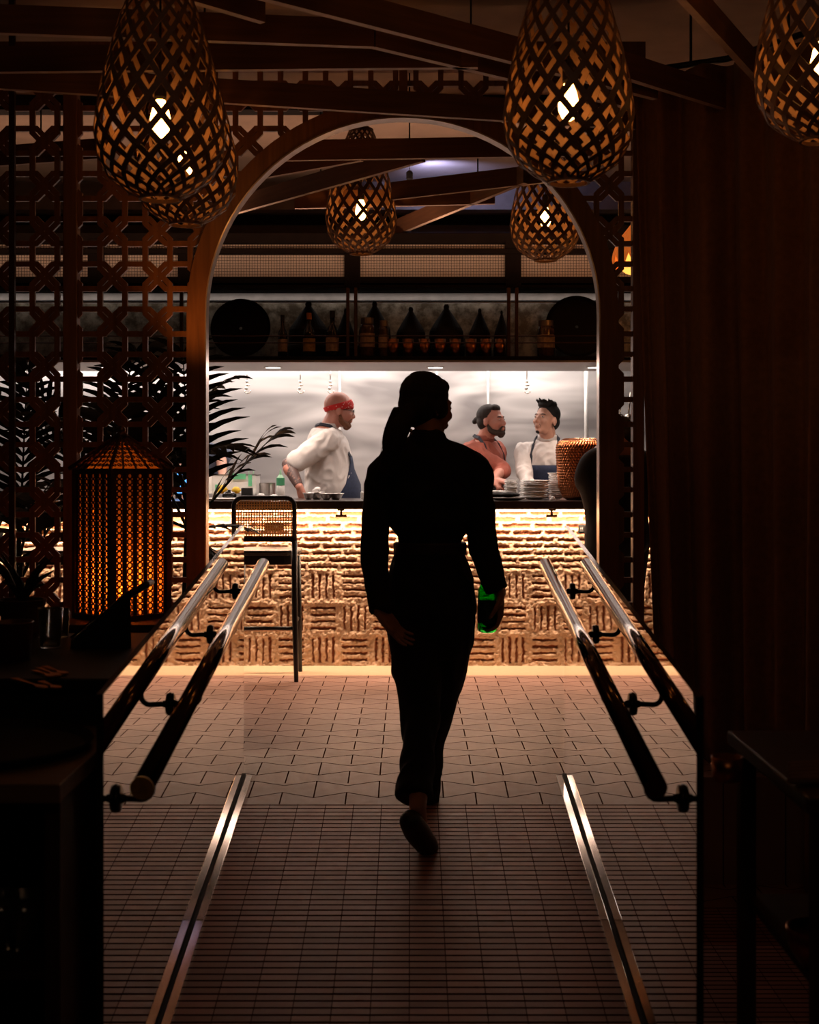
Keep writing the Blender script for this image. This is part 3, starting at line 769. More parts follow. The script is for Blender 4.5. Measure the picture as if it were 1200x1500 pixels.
# ------------------------------------------------------------------ canopy over the pass: shelf, mesh frieze, soffit
CY = 8.62
def zc(py, d=CY): return CAMZ+(680-py)*d/2000
CB = thing('bar_canopy', 'dark timber canopy over the bar with wire mesh frieze and open display shelf', 'canopy', ((BX0+BX1)/2, CY, 1.9))
def cbox(name, x0, x1, y0, y1, za, zb, m, lab=None):
    o = MB().lohi((x0, y0, za), (x1, y1, zb)).build(name, m, CB, bevel=.003)
    if lab: tag(o, lab)
    return o
CD = mat('ebonised_timber', (.010, .006, .004), .9, 0, .2, 10, spec=.08)
cbox('top_beam', BX0, BX1, CY, CY+.25, zc(356), zc(341), CD)
cbox('ledge', BX0, BX1, CY-.02, CY+.05, zc(372), zc(365), CD)
cbox('bottom_rail', BX0, BX1, CY, CY+.14, zc(421), zc(405.5), CD)
posts = [-330, -95, 140, 272, 516, 752, 892]
for px in posts:
    x = at(px, 0, CY).x; cbox('mullion', x-.05, x+.05, CY-.005, CY+.10, zc(421), zc(350), CD)
for px in (272, 516, 752):
    x = at(px, 0, CY).x
    for dx in (-.028, .022): cbox('shelf_post', x+dx-.011, x+dx+.011, CY, CY+.03, zc(527), zc(421), mat('bronzed_post', (.05, .022, .012), .35, .6))
tanback = mat('tan_backing', (.78, .64, .50), .8, 0, .06, 4)
bnd = [BX0]+[at(px, 0, CY).x for px in posts]+[BX1]
wire = MB(); wire2 = MB()
for i in range(len(bnd)-1):
    x0, x1 = bnd[i]+.05, bnd[i+1]-.05
    if x1-x0 < .1: continue
    a, b = max(x0, BX0), min(x1, BX1)
    n = int((b-a)/.0175)
    for k in range(n+1): wire.lohi((a+k*.0175-.0012, CY+.018, zc(405)), (a+k*.0175+.0012, CY+.022, zc(373)))
    for k in range(9): z = zc(405)+(zc(373)-zc(405))*k/8; wire.lohi((a, CY+.018, z-.0012), (b, CY+.022, z+.0012))
    for k in range(n+1): wire2.lohi((a+k*.0175-.002, CY+.018, zc(364)), (a+k*.0175+.002, CY+.022, zc(357)))
    wire2.lohi((a, CY+.018, zc(361)), (b, CY+.022, zc(360)))
wire.build('wire_mesh', mat('wire_mesh_bronze', (.08, .045, .025), .5, .3), CB); wire2.build('vent_mesh', MATS['wire_mesh_bronze'], CB)
cbox('mesh_backing', BX0, BX1, CY+.035, CY+.05, zc(405), zc(357), tanback)
# shelf carcass
cbox('shelf_board', BX0, BX1, CY-.01, CY+.42, zc(527), zc(522), CD)
# mirrored, foxed back panel
def foxed():
    m, nt, p = nodes_of('foxed_mirror'); L = nt.links
    tc = nt.nodes.new('ShaderNodeTexCoord'); nz = nt.nodes.new('ShaderNodeTexNoise'); nz.inputs['Scale'].default_value = 9; nz.inputs['Detail'].default_value = 8; nz.inputs['Roughness'].default_value = .7
    L.new(tc.outputs['Object'], nz.inputs['Vector']); cr = nt.nodes.new('ShaderNodeValToRGB'); e = cr.color_ramp.elements
    e[0].position = .42; e[1].position = .62; e[0].color = (.10, .075, .05, 1); e[1].color = (.38, .33, .26, 1)
    L.new(nz.outputs['Fac'], cr.inputs[0]); L.new(cr.outputs[0], p.inputs['Base Color']); p.inputs['Metallic'].default_value = .35; p.inputs['Roughness'].default_value = .35
    return m
cbox('shelf_back', BX0, BX1, CY+.40, CY+.42, zc(522), zc(444, CY+.4), foxed())
cbox('shelf_ceiling', BX0, BX1, CY+.40, CY+.42, zc(444, CY+.4), zc(418, CY+.4), mat('pale_upper_panel', (.50, .45, .42), .6))
cbox('shelf_trim', BX0, BX1, CY+.385, CY+.40, zc(442, CY+.4), zc(440, CY+.4), BLACK)
for py in (492, 502):
    o = MB().tube([(BX0, CY+.005, zc(py)), (BX1, CY+.005, zc(py))], .004, 8).build('gallery_rail', MATS['bronzed_post'], CB)
# roof of canopy and stainless soffit below with lip
cbox('canopy_roof', BX0, BX1, CY, CY+.45, zc(418)+.0, zc(414), CD)
soff = mat('soffit_steel', (.42, .36, .34), .35, .6, .08, 3)
cbox('soffit', BX0, BX1, CY+.0, 9.42, 1.915, zc(527), soff, 'stainless soffit under the canopy')
for px in (400, 638, 872, 160):
    p = at(px, 534, 9.05); o = thing('downlight', {400: 'round recessed downlight in the soffit above the bandana cook', 638: 'round recessed downlight in the soffit above the walking woman', 872: 'round recessed downlight in the soffit at the right of the arch', 160: 'round recessed downlight in the soffit behind the left fretwork'}[px], 'downlight', (p.x, 9.05, 1.905), 'downlights in the soffit')
    MB().lathe([(.05, 1.9105), (.05, 1.9145), (.06, 1.9145), (.06, 1.9105)], (p.x, 9.05, 0), 24, closed=True).build('rim', SHELFSTEEL, o)
    MB().lathe([(.05, 1.911), (.05, 1.914)], (p.x, 9.05, 0), 24).build('lens', mat('downlight_lens', (1,1,1), .4, emit=(1, .86, .74), es=5), o)
    spot('downlight_beam', (p.x, 9.08, 1.905), (p.x, 9.0, .9), 30, (1, .78, .64), 125, .8, .05)
area('hood_light', (-.85, 10.40, 2.20), (4.6, .08), 42, (1, .90, .82), (0, .45, -1))
area('hood_panel', (-.85, 9.85, 2.30), (4.6, .5), 44, (1, .88, .80), (0, -.12, -1))
structure(MB().lohi((BX0, 9.42, 2.36), (BX1, 10.6, 2.42)), 'trim_9', mat('hood_inside', (.6, .57, .55), .4, .5))
structure(MB().lohi((BX0, 9.40, 1.915), (BX1, 9.43, 2.42)), 'trim_10', MATS['hood_inside'])

area('shelf_light', ((BX0+BX1)/2, CY+.33, zc(421)-.01), (BX1-BX0, .02), 1.1, (1, .88, .80), (0, .6, -1))
# ------------------------------------------------------------------ things on the canopy shelf
SZ = zc(522)+.001
def shelf_x(px, d=CY+.2): return at(px, 0, d).x
def round_tray(px, r, lab, d=CY+.20):
    x = shelf_x(px, d); R = Matrix.Rotation(math.radians(80), 3, 'X')
    m = MB(); m.lathe([(.01, .0), (r*.9, 0), (r, .018), (r-.004, .02), (r*.89, .005), (.01, .004)], (x, d+.03, SZ+r*math.sin(math.radians(80))+.006), 48, R=R, closed=True)
    return tag(m.build('round_tray', mat('black_enamel', (.008, .005, .004), .7, 0, .2, 12, spec=.2)), lab, 'tray', 'round trays on the shelf')
round_tray(352, .195, 'large round black tray leaning on the shelf at the left of the arch')
round_tray(846, .205, 'large round black tray leaning on the shelf at the right of the arch')
TAG = mat('dark_glazed_clay', (.010, .006, .005), .6, 0, .2, 12, spec=.25)
def tagine(px, top, w, lab, d=CY+.24):
    x = shelf_x(px, d); H = zc(top, d)-SZ; r = w*d/2000/2
    t = thing('tagine', lab, 'cooking pot', (x, d, SZ), 'tagines on the shelf')
    c = Vector((x, d, SZ))
    MB().lathe([(r*.7, 0), (r*.98, .02), (r*1.02, H*.22), (r*.96, H*.24), (r*.9, .03), (.01, .02)], c, 28, closed=False).build('base', TAG, t, smooth=True)
    MB().lathe([(r*.95, H*.24), (r*.92, H*.5), (r*.84, H*.56), (r*.14, H*.92), (r*.16, H*.96), (r*.10, H), (.004, H)], c, 28).build('lid', TAG, t)
TG = [(452, 442, 62, 'tall conical dark tagine on the shelf, left of the first shelf post'),
      (506, 452, 28, 'small dark tagine tucked against the left shelf post'),
      (549, 442, 50, 'conical tagine just right of the left shelf post'),
      (602, 450, 46, 'conical tagine above the walking woman, left one of the middle group'),
      (654, 446, 54, 'widest conical tagine in the middle of the shelf'),
      (703, 452, 34, 'slender tagine right of the widest one'),
      (735, 455, 24, 'narrowest tagine beside the right shelf post')]
for a in TG: tagine(*a)
def bottle(name, px, base_y, top_y, wpx, d, m, lab, group, zbase=None, label_m=None, capm=None, cat='bottle'):
    x = at(px, 0, d).x; z0 = zbase; H = zc(top_y, d)-z0; r = wpx*d/2000/2; c = Vector((x, d, z0))
    t = thing(name, lab, cat, c, group)
    MB().lathe([(r*.9, 0), (r, .008), (r, H*.5), (r*.85, H*.6), (r*.38, H*.72), (r*.34, H*.95), (r*.4, H*.955), (r*.4, H)], c, 20).build('glass_body', m, t, smooth=True)
    if label_m: MB().lathe([(r*1.02, H*.12), (r*1.02, H*.42), (r*.99, H*.42), (r*.99, H*.12)], c, 20, closed=True).build('paper_label', label_m, t)
    if capm: MB().lathe([(r*.42, H*.86), (r*.42, H*1.01), (.002, H*1.012)], c, 14).build('cap', capm, t)
    return t
GB = mat('dark_bottle_glass', (.012, .010, .007), .12, 0, .2)
LB = mat('parchment_label', (.32, .22, .15), .7, 0, .25, 60)
LA = mat('amber_label', (.34, .19, .05), .7, 0, .3, 60)
bottle('wine_bottle', 414, 0, 462, 14, CY+.055, GB, 'dark bottle beside the left round tray', 'bottles on the shelf', SZ, LB, BLACK)
bottle('wine_bottle', 453, 0, 459, 18, CY+.055, GB, 'dark bottle with orange foil in front of the tallest tagine', 'bottles on the shelf', SZ, LA, mat('orange_foil', (.4, .14, .03), .4, .3))
bottle('wine_bottle', 487, 0, 456, 19, CY+.055, GB, 'dark bottle with pale round neck label left of the shelf post', 'bottles on the shelf', SZ, LB, BLACK)
def jar(px, w, top, lab, d=CY+.06, m=None, z=None):
    x = shelf_x(px, d); z = SZ if z is None else z; H = zc(top, d)-z; r = w*d/4000; c = Vector((x, d, z))
    t = thing('storage_jar', lab, 'jar', c, 'jars on the shelf')
    MB().lathe([(r*.9, 0), (r, .01), (r, H*.75), (r*.8, H*.85)], c, 20).build('glass_body', m or mat('spice_jar_glass', (.06, .03, .018), .15, 0, .5, 50), t, smooth=True)
    MB().lathe([(r*.84, H*.84), (r*.86, H*.86), (r*.86, H), (r*.1, H*1.01)], c, 20).build('lid', mat('dull_tin_lid', (.22, .17, .14), .4, .7), t)
    MB().lathe([(r*1.01, H*.25), (r*1.01, H*.6), (r*.99, H*.6), (r*.99, H*.25)], c, 20, closed=True).build('paper_label', LB, t)
jar(538, 22, 466, 'wide pale lidded jar next to the left shelf post')
jar(562, 15, 470, 'narrow dark lidded jar, second from the left shelf post')
jar(800, 26, 470, 'squat jar with a black dome lid before the right round tray', CY+.075)
COP = BRASSRUST
def cup(px, w, h, lab, d=CY+.05):
    x = at(px, 0, d).x; r = w*d/4000; c = Vector((x, d, SZ)); H = h*d/2000
    return tag(MB().lathe([(r*.8, 0), (r, H), (r*.94, H), (r*.75, .006), (.002, .006)], c, 20).build('copper_cup', COP, smooth=True), lab, 'cup', 'copper cups on the shelf')
for k, (px, s) in enumerate(((576, 'below the second tagine of the middle group'), (598, 'in front of the left middle tagine'), (622, 'between the two middle tagines'), (645, 'left in front of the widest tagine'), (667, 'right in front of the widest tagine'), (690, 'left in front of the slender tagine'), (712, 'between the slender and narrowest tagines'), (733, 'in front of the narrowest tagine'))):
    cup(px, 17, 26, 'small copper cup on the shelf edge, '+s)

# ------------------------------------------------------------------ things on the bar counter
TZ = 1.048
def plate_mb(c, r, R=None):
    return MB().lathe([(r*.5, 0), (r*.55, .003), (r*.95, .012), (r, .016), (r*.98, .018), (r*.9, .013), (r*.5, .007), (.003, .006)], c, 28, R=R)
def stack(px, d, r, n, pitch, lab, group):
    x = at(px, 0, d).x
    first = None
    for k in range(n):
        w = random.uniform(-.004, .004); v = random.uniform(-.004, .004)
        if first is None:
            first = plate_mb((x, d, TZ+.001), r).build('plate', WHITE, smooth=True); base = first.location.copy(); o = first
        else:
            o = first.copy(); COL.objects.link(o); o.location = base+Vector((w, v, k*pitch)); 
        pos = 'bottom plate' if k == 0 else ('topmost plate' if k == n-1 else '%s plate up' % ['first','second','third','fourth','fifth','sixth','seventh','eighth','ninth','tenth','eleventh','twelfth','thirteenth'][k])
        tag(o, 'white %s of %s' % (pos, lab), 'plate', group)
stack(749, 8.66, .042, 11, .0105, 'the short left stack', 'plates in the short left stack')
stack(783, 8.72, .095, 10, .0115, 'the wide middle stack before the white shirted cook', 'plates in the wide middle stack')
stack(815, 8.78, .052, 13, .0125, 'the tall right stack beside the copper vase', 'plates in the tall right stack')
stack(728, 8.78, .06, 4, .0115, 'the low stack behind the walking woman', 'plates in the low stack')
# black folded napkins / tray of dark plates
m = MB(); c = at(745, 0, 8.55); 
tag(MB().lathe([(.07, 0), (.108, .010), (.114, .016), (.108, .017), (.07, .006), (.003, .005)], (at(744,0,8.49).x, 8.485, TZ), 32).build('dark_platter', mat('dark_stoneware', (.05, .035, .025), .4), smooth=True), 'wide dark stoneware platter at the counter edge, right of the woman', 'platter')
c = Vector((at(738,0,8.5).x, 8.5, TZ+.02)); nb = MB()
for k in range(5): nb.ball(c+Vector((-.06+.03*k, .01*math.sin(k*2), .014)), (.045, .05, .016+.004*math.sin(k*3)))
tag(nb.build('folded_napkin', BLACKCLOTH, blob=.006), 'crumpled black napkin on the platter before the short plate stack', 'napkin')
tag(MB().lathe([(.018, 0), (.02, .01), (.012, .016), (.014, .022), (.003, .026)], (at(810,0,8.42).x, 8.42, TZ), 16).build('salt_dish', WHITE, smooth=True), 'tiny white footed dish at the counter edge below the tall stack', 'dish')
# hammered copper vase
def hammered_vase():
    d = 8.62; x = at(850, 0, d).x; prof = [(.085, 0), (.11, .02), (.135, .08), (.142, .15), (.148, .25), (.152, .31), (.148, .345), (.13, .37), (.10, .385), (.09, .388), (.085, .382), (.1, .36), (.09, .30), (.05, .1)]
    m = MB(); seg = 216; vs = []
    # fine profile resample
    P = []
    for (a, b) in zip(prof, prof[1:]):
        n = max(2, int(math.hypot(b[0]-a[0], b[1]-a[1])/.0035))
        for k in range(n): P.append((a[0]+(b[0]-a[0])*k/n, a[1]+(b[1]-a[1])*k/n))
    P.append(prof[-1]); nP = len(P)
    for i, (r, z) in enumerate(P):
        for k in range(seg):
            a = 2*PI*k/seg
            u = a*8.5+(.5 if int(z/.012) % 2 else 0)*0; s = (math.cos(a*48+ (PI if int(z/.017) % 2 else 0)))*math.cos((z/.017 % 1-.5)*PI)
            rr = r+.0052*s*(1 if i < nP*.7 else 0)
            vs.append((x+rr*math.cos(a), d+rr*math.sin(a), TZ+z))
    fs = [(i*seg+k, i*seg+(k+1) % seg, (i+1)*seg+(k+1) % seg, (i+1)*seg+k) for i in range(nP-1) for k in range(seg)]
    fs.append(tuple(range(seg))[::-1])
    m.add(vs, fs)
    return tag(m.build('copper_vase', COPPER, smooth=True), 'big hammered copper vase on the bar counter beside the dark clothed figure', 'vase')
hammered_vase()
# steel bowls
def bowl(px, d, r, h, lab, m=None):
    x = at(px, 0, d).x
    return tag(MB().lathe([(r*.45, 0), (r*.75, h*.35), (r, h), (r*1.05, h+.001), (r*1.05, h-.003), (r*.98, h-.004), (r*.7, h*.4), (.003, .006)], (x, d, TZ), 28).build('prep_bowl', m or SHELFSTEEL, smooth=True), lab, 'bowl', 'steel prep bowls')
bowl(452, 8.66, .035, .042, 'small steel bowl left of the bowl group by the cook hand')
bowl(464, 8.74, .05, .045, 'steel bowl behind the group below the bandana cook')
bowl(478, 8.60, .04, .04, 'steel bowl in front of the white apron edge')
bowl(492, 8.64, .05, .04, 'rightmost wide steel bowl of the group')
cl = MB(); c = Vector((at(464,0,8.74).x, 8.74, TZ+.045))
for k in range(4): cl.ball(c+Vector((random.uniform(-.02,.02), random.uniform(-.02,.02), .005+.006*k)), (.022, .02, .012))
tag(cl.build('cloth_bundle', mat('bright_white_cloth', (.8, .78, .76), .9), blob=.005), 'white crumpled cloth heaped in a steel bowl', 'cloth')
tag(MB().lathe([(.011, 0), (.011, .045), (.004, .05)], (at(531,0,8.7).x, 8.7, TZ), 12).build('white_tube', WHITE), 'slim white cylinder on the counter next to the woman\'s sleeve', 'container')
# left mise en place: box with green tape, lemons, tins, bottles
def left_prep():
    d = 8.86; a = at(306, 0, d).x; b = at(378, 0, d).x
    t = thing('ingredient_box', 'white lined box with green tape tags, holding lemons, on the left counter', 'box', ((a+b)/2, d, TZ))
    m = MB(); m.lohi((a, d-.1, TZ+.001), (b, d+.12, TZ+.006)); m.lohi((a, d+.115, TZ), (b, d+.12, TZ+.15)); m.lohi((a, d-.1, TZ), (a+.004, d+.12, TZ+.15)); m.lohi((b-.004, d-.1, TZ), (b, d+.12, TZ+.15)); m.lohi((a, d-.1, TZ), (b, d-.096, TZ+.035))
    m.build('box_shell', WHITE, t)
    r = MB(); r.lohi((a-.004, d+.112, TZ+.15), (b+.004, d+.124, TZ+.158)); r.lohi((b-.006, d-.1, TZ+.15), (b+.002, d+.12, TZ+.158)); r.build('rim', mat('grey_rim', (.16, .14, .13), .5), t)
    GT = mat('green_tape', (.16, .60, .32), .6)
    for px, w, z0, z1 in ((344, .09, .125, .162), (361, .024, .08, .155), (375, .03, .01, .10), (312, .03, .05, .09)):
        x = at(px, 0, d-.1).x; MB().lohi((x-w/2, d+.105, TZ+z0), (x+w/2, d+.111, TZ+z1)).build('tape', GT, t)
    for px in (335, 365):
        x = at(px, 0, d).x
        pts = [(x+.018*math.cos(q)*.9, d+.118, TZ+.17+.018*math.sin(q)) for q in [2*PI*k/14 for k in range(15)]]
        tag(MB().tube(pts, .0035, 6).build('ring_tag', mat('pale_green_clip', (.35, .62, .42), .5)), 'pale green ring clip %s on the back rim of the ingredient box' % ('left' if px == 335 else 'right'), 'clip', 'green ring clips')
    for px, s, l in ((325, .030, 'larger whole lemon at the left in the box'), (346, .024, 'smaller lemon half hidden behind the dark dish')):
        x = at(px, 0, d).x; z = TZ+.060 if s > .025 else TZ+.055
        m = MB(); m.ball((x, d-.0, z), (s*1.15, s, s)); m.ball((x+s*1.1, d, z), (s*.25, s*.2, s*.2)); m.ball((x-s*1.1, d, z), (s*.2, s*.2, s*.2))
        o = m.build('lemon', mat('lemon_skin', (.85, .55, .03), .5, 0, .1, 40), smooth=True); tag(o, l, 'lemon', 'lemons')
    x = at(325, 0, d).x; tag(MB().lathe([(.05, 0), (.085, .025), (.082, .028), (.05, .006), (.002, .005)], (at(338,0,d).x, d, TZ+.007), 24).build('shallow_dish', mat('brown_dish', (.12, .05, .025), .4)), 'shallow brown dish under the lemons', 'dish')
    d2 = 8.70; x = at(336, 0, d2).x; c = Vector((x, d2, TZ))
    tag(MB().lathe([(.03, 0), (.045, .012), (.048, .03), (.035, .045), (.012, .052), (.01, .06), (.003, .062)], c, 24).build('glass_dish', mat('black_glass_dish', (.02, .02, .02), .1, .3), smooth=True), 'shiny black lidded dish in front of the lemons', 'dish')
    x = at(362, 0, d2).x; tag(MB().box((x, d2, TZ+.037), (.07, .05, .072)).build('black_container', MATBLACK, bevel=.004), 'small black box container at the right of the lemons', 'container')
    for px, w, h, lab in ((384, .05, .045, 'folded white cloth beside the ingredient box'), (400, .07, .035, 'low heap of white paper on the left counter')):
        x = at(px, 0, 8.72).x; m = MB()
        for k in range(4): m.ball((x+random.uniform(-w/3, w/3), 8.72+random.uniform(-.02, .02), TZ+h*.4), (w*.4, .03, h*.5), Matrix.Rotation(random.uniform(-.5,.5), 3, 'Y'))
        tag(m.build('crumpled_towel', MATS['bright_white_cloth'], blob=.005), lab, 'towel')
    # squeeze bottle with green tape, steel pan
    x = at(411, 0, 8.9).x; t2 = thing('squeeze_bottle', 'clear squeeze bottle with a green taped top beside the bandana cook\'s elbow', 'bottle', (x, 8.9, TZ)); c = Vector((x, 8.9, TZ))
    MB().lathe([(.024, 0), (.026, .01), (.026, .10)], c, 18).build('bottle_body', mat('frosted_plastic', (.7, .66, .62), .3), t2, smooth=True)
    MB().lathe([(.027, .085), (.027, .135), (.022, .137)], c, 18).build('taped_collar', mat('deep_green_tape', (.08, .40, .19), .6), t2)
    MB().lathe([(.024, .136), (.01, .155), (.004, .19), (.002, .192)], c, 14).build('nozzle', MATS['pale_green_clip'], t2)
    x = at(392, 0, 9.0).x; tag(MB().lathe([(.055, 0), (.055, .10), (.058, .102), (.052, .102), (.05, .005), (.002, .005)], (x, 8.98, TZ), 28).build('steel_canister', SHELFSTEEL, smooth=False), 'short round steel canister behind the towels', 'canister')
    x0, x1 = at(302,0,8.5).x, at(425,0,8.5).x
    tag(MB().lohi((x0, 8.42, TZ), (x1, 8.66, TZ+.012)).build('chopping_board', mat('white_board', (.75, .70, .66), .5), bevel=.003), 'thin white cutting board lying along the left counter edge', 'board')
left_prep()
# utensils hooks hanging in the kitchen
for px, top, lab in ((362, 556, 'chromed hook hanging on the steel wall at far left, above the palm'), (440, 556, 'chromed hook on the steel wall left of the bandana cook'), (484, 556, 'chromed hook directly above the bandana cook'), (772, 540, 'chromed hook on a short chain above the right cook')):
    d = 10.45; p = at(px, 565, d); m = MB()
    m.tube([at(px, top-18, d), at(px, 560, d)], .004, 6)
    m.ball(at(px, 559, d), (.012, .01, .012)); m.ball(at(px+1, 564, d), (.016, .012, .009)); m.ball(at(px-1, 569, d), (.013, .011, .012))
    c = at(px-1, 572, d); m.tube([c+Vector((-.022*math.cos(a)+.01, 0, -.022*math.sin(a))) for a in [k*PI/8 for k in range(9)]], .005, 6)
    tag(m.build('wall_hook', CHROME, smooth=True), lab, 'hook', 'chromed hooks on the kitchen wall')
p = at(859, 600, 10.5)
tag(MB().tube([(p.x, 10.5, 1.0), (p.x, 10.5, 2.3)], .016, 12).build('wall_pipe', mat('white_pipe', (.8, .78, .76), .3, .3), smooth=True), 'vertical pale pipe on the steel wall above the copper vase', 'pipe')
for px, lab in ((908, 'steel ladle hanging in the kitchen, left one in the fretwork gap'), (921, 'steel ladle hanging in the kitchen, right one in the fretwork gap')):
    d = 9.6; m = MB(); c = at(px, 612, d)
    m.tube([at(px+3, 575, d), at(px, 606, d)], .006, 8); m.ball(c, (.035, .03, .028))
    tag(m.build('ladle', CHROME, smooth=True), lab, 'ladle', 'hanging ladles')
# till screen glowing blue behind the fretwork
p = at(261, 708, 8.95)
t = thing('till_screen', 'small till terminal glowing blue, seen between fretwork and arch leg', 'screen', (p.x, p.y, TZ))
MB().box(p+Vector((0, .012, 0)), (.17, .018, .15)).build('housing', BLACK, t, bevel=.004)
MB().box(p, (.15, .004, .13)).build('display', mat('blue_display', (.1, .3, .8), .3, emit=(.10, .38, .9), es=1.6), t)
MB().lohi((p.x-.02, p.y+.01, TZ), (p.x+.02, p.y+.03, p.z)).build('stand', BLACK, t)

# ------------------------------------------------------------------ bar stools
def stool_proto():
    t = thing('bar_stool', 'x', 'bar stool', (0, 0, 0))
    W, H = .178, 1.075; sz = .765
    # backrest bent frame
    pts = []
    for a in range(0, 91, 15): r = .05; pts.append((-W+r-r*math.cos(math.radians(a)), 0, H-r+r*math.sin(math.radians(a))))
    pts += [(-x, y, z) for x, y, z in pts[::-1]]
    loop = [(-W, .0, sz+.05)]+pts+[(W, .0, sz+.05)]
    MB().tube(loop, .014, 12).build('back_frame', BLACK, t, smooth=True)
    MB().box((0, 0, .832), (2*W, .022, .03)).build('back_crossrail', BLACK, t, bevel=.004)
    m = MB()
    x = -W+.012
    while x < W-.008: m.bar((x, 0, .845), (x, 0, H-.008), .0068, .003, up=(0,1,0)); x += .0155
    z = .85
    while z < H-.01: m.bar((-W+.01, 0, z), (W-.01, 0, z), .003, .0068, up=(0,0,1)); z += .0155
    m.build('cane_back', CANE, t)
    # seat: rounded square ring with cane, apron
    s = MB(); s.rings([(sz-.03, .195, .19, 0, .2), (sz-.01, .205, .2, 0, .2), (sz, .20, .195, 0, .2)], 40, power=4); s.build('seat', BLACK, t, smooth=False, bevel=.003)
    MB().rings([(sz-.085, .175, .17, 0, .2), (sz-.03, .175, .17, 0, .2)], 32, power=5).build('apron', BLACK, t)
    for sx in (-1, 1):
        MB().tube([(sx*W, 0, sz+.06), (sx*W, .0, .5), (sx*(W+.006), -.01, .22), (sx*(W+.012), -.02, 0)], [.017, .018, .016, .013], 12).build('leg', BLACK, t, smooth=True)
        MB().tube([(sx*.168, .36, sz-.05), (sx*.175, .37, .4), (sx*.182, .38, 0)], [.018, .016, .012], 12).build('leg', BLACK, t, smooth=True)
        MB().tube([(sx*W, .0, .33), (sx*.168, .37, .33)], .010, 10).build('stretcher', BLACK, t, smooth=True)
    MB().tube([(-W, 0, .31), (W, 0, .31)], .012, 10).build('stretcher', BLACK, t, smooth=True)
    MB().tube([(-.168, .37, .26), (.168, .37, .26)], .012, 10).build('stretcher', mat('worn_footrest', (.35, .2, .14), .3, .8), t, smooth=True)
    return t
st = stool_proto()
st.location = (at(387.5, 0, 8.02).x, 8.0, 0)
tag(st, 'black bar stool with a cane back, in front of the bar right of the palm', 'bar stool', 'cane back bar stools')
s2 = copy_tree(st); s2.location = (at(72, 0, 8.0).x, 8.0, 0)
tag(s2, 'black bar stool with a cane back, behind the far left fretwork', 'bar stool', 'cane back bar stools')
# little object label seen through the cane back
p = at(402, 771, 8.45)
o = thing('card_holder', 'small amber card holder fixed below the counter, seen through the stool\'s cane back', 'card holder', p)
MB().box(p, (.11, .02, .05)).build('holder_body', mat('amber_plastic', (.35, .10, .03), .4), o, bevel=.004)
MB().lathe([(.010, 0), (.010, .004)], p+Vector((.01, -.014, 0)), 14, R=Matrix.Rotation(PI/2, 3, 'X')).build('round_mark', WHITE, o)

# ------------------------------------------------------------------ palms
def frond(base, az, elev, L, droop, nl, ll, name, parent, stemm):
    pts = []; d = Vector((math.cos(az)*math.cos(elev), math.sin(az)*math.cos(elev), math.sin(elev))); p = Vector(base); n = 14
    for i in range(n+1):
        pts.append(p.copy()); p = p+d*(L/n); d = (d+Vector((0,0,-droop/n))).normalized()
    m = MB(); m.tube(pts, [.009*(1-.75*i/n) for i in range(n+1)], 6)
    for k in range(nl):
        f = .22+.78*k/nl; i = min(n-1, int(f*n)); fr = f*n-i; q = pts[i].lerp(pts[i+1], fr); t = (pts[i+1]-pts[i]).normalized()
        side = t.cross(Vector((0,0,1))).normalized(); up = side.cross(t)
        l = ll*(.45+.75*math.sin(PI*min(1, f*.85+.12)))*random.uniform(.85, 1.1)
        for s in (-1, 1):
            dd = (t*.75+side*s*.85+up*random.uniform(.0, .35)).normalized(); a = q.copy(); w0 = .015
            L2 = []; R2 = []; ns = 5
            for j in range(ns+1):
                g = j/ns; w = w0*(1-g)**.6*(.4+1.2*min(1, g*4)) if g < 1 else .0008
                nrm = dd.cross(t).normalized(); wd = dd.cross(nrm).normalized()
                L2.append(a-wd*w); R2.append(a+wd*w+nrm*.002); a = a+dd*(l/ns); dd = (dd+Vector((0,0,-.16))).normalized()
            vs = L2+R2; N = ns+1
            m.add(vs, [(j, j+1, N+j+1, N+j) for j in range(ns)])
    return m.build(name, LEAF, parent, recalc=False)
def palm(x, y, z0, H, fr, lab, seed):
    random.seed(seed)
    t = thing('potted_palm', lab, 'palm', (x, y, z0), 'palms before the bar')
    MB().lathe([(.13, 0), (.17, .32), (.18, .34), (.165, .34), (.15, .30), (.002, .30)], (x, y, z0), 28).build('pot', mat('dark_clay_pot', (.05, .022, .014), .7), t)
    MB().lathe([(.15, .28), (.15, .305)], (x, y, z0), 24).build('soil', SOIL, t)
    for k in range(4):
        a = k*1.6; MB().tube([(x+.03*math.cos(a), y+.03*math.sin(a), z0+.29), (x+.04*math.cos(a+.3), y+.04*math.sin(a), z0+H*.5), (x+.03*math.cos(a+1), y+.03*math.sin(a+1), z0+H)], [.016, .013, .011], 8).build('stem', LEAF, t)
    for (az, el, L, dr, nl, ll) in fr:
        frond((x+.02*math.cos(az), y+.02*math.sin(az), z0+H*random.uniform(.85, 1.02)), az, el, L, dr, nl, ll, 'frond', t, LEAF)
R_ = math.radians
palm(at(280,0,7.0).x, 7.0, 0, 1.05, [(R_(5), R_(52), .62, .25, 8, .40), (R_(30), R_(12), .30, .5, 5, .16), (R_(110), R_(80), 1.0, .5, 14, .30), (R_(150), R_(60), .95, .9, 14, .3), (R_(120), R_(65), .95, 1.0, 13, .3), (R_(200), R_(50), .95, .9, 14, .28), (R_(240), R_(70), .9, .7, 13, .28), (R_(350), R_(-35), .36, .5, 7, .18), (R_(175), R_(25), .7, .6, 12, .26)],
     'dark palm whose fronds spread past the arch\'s left leg onto the steel wall', 11)
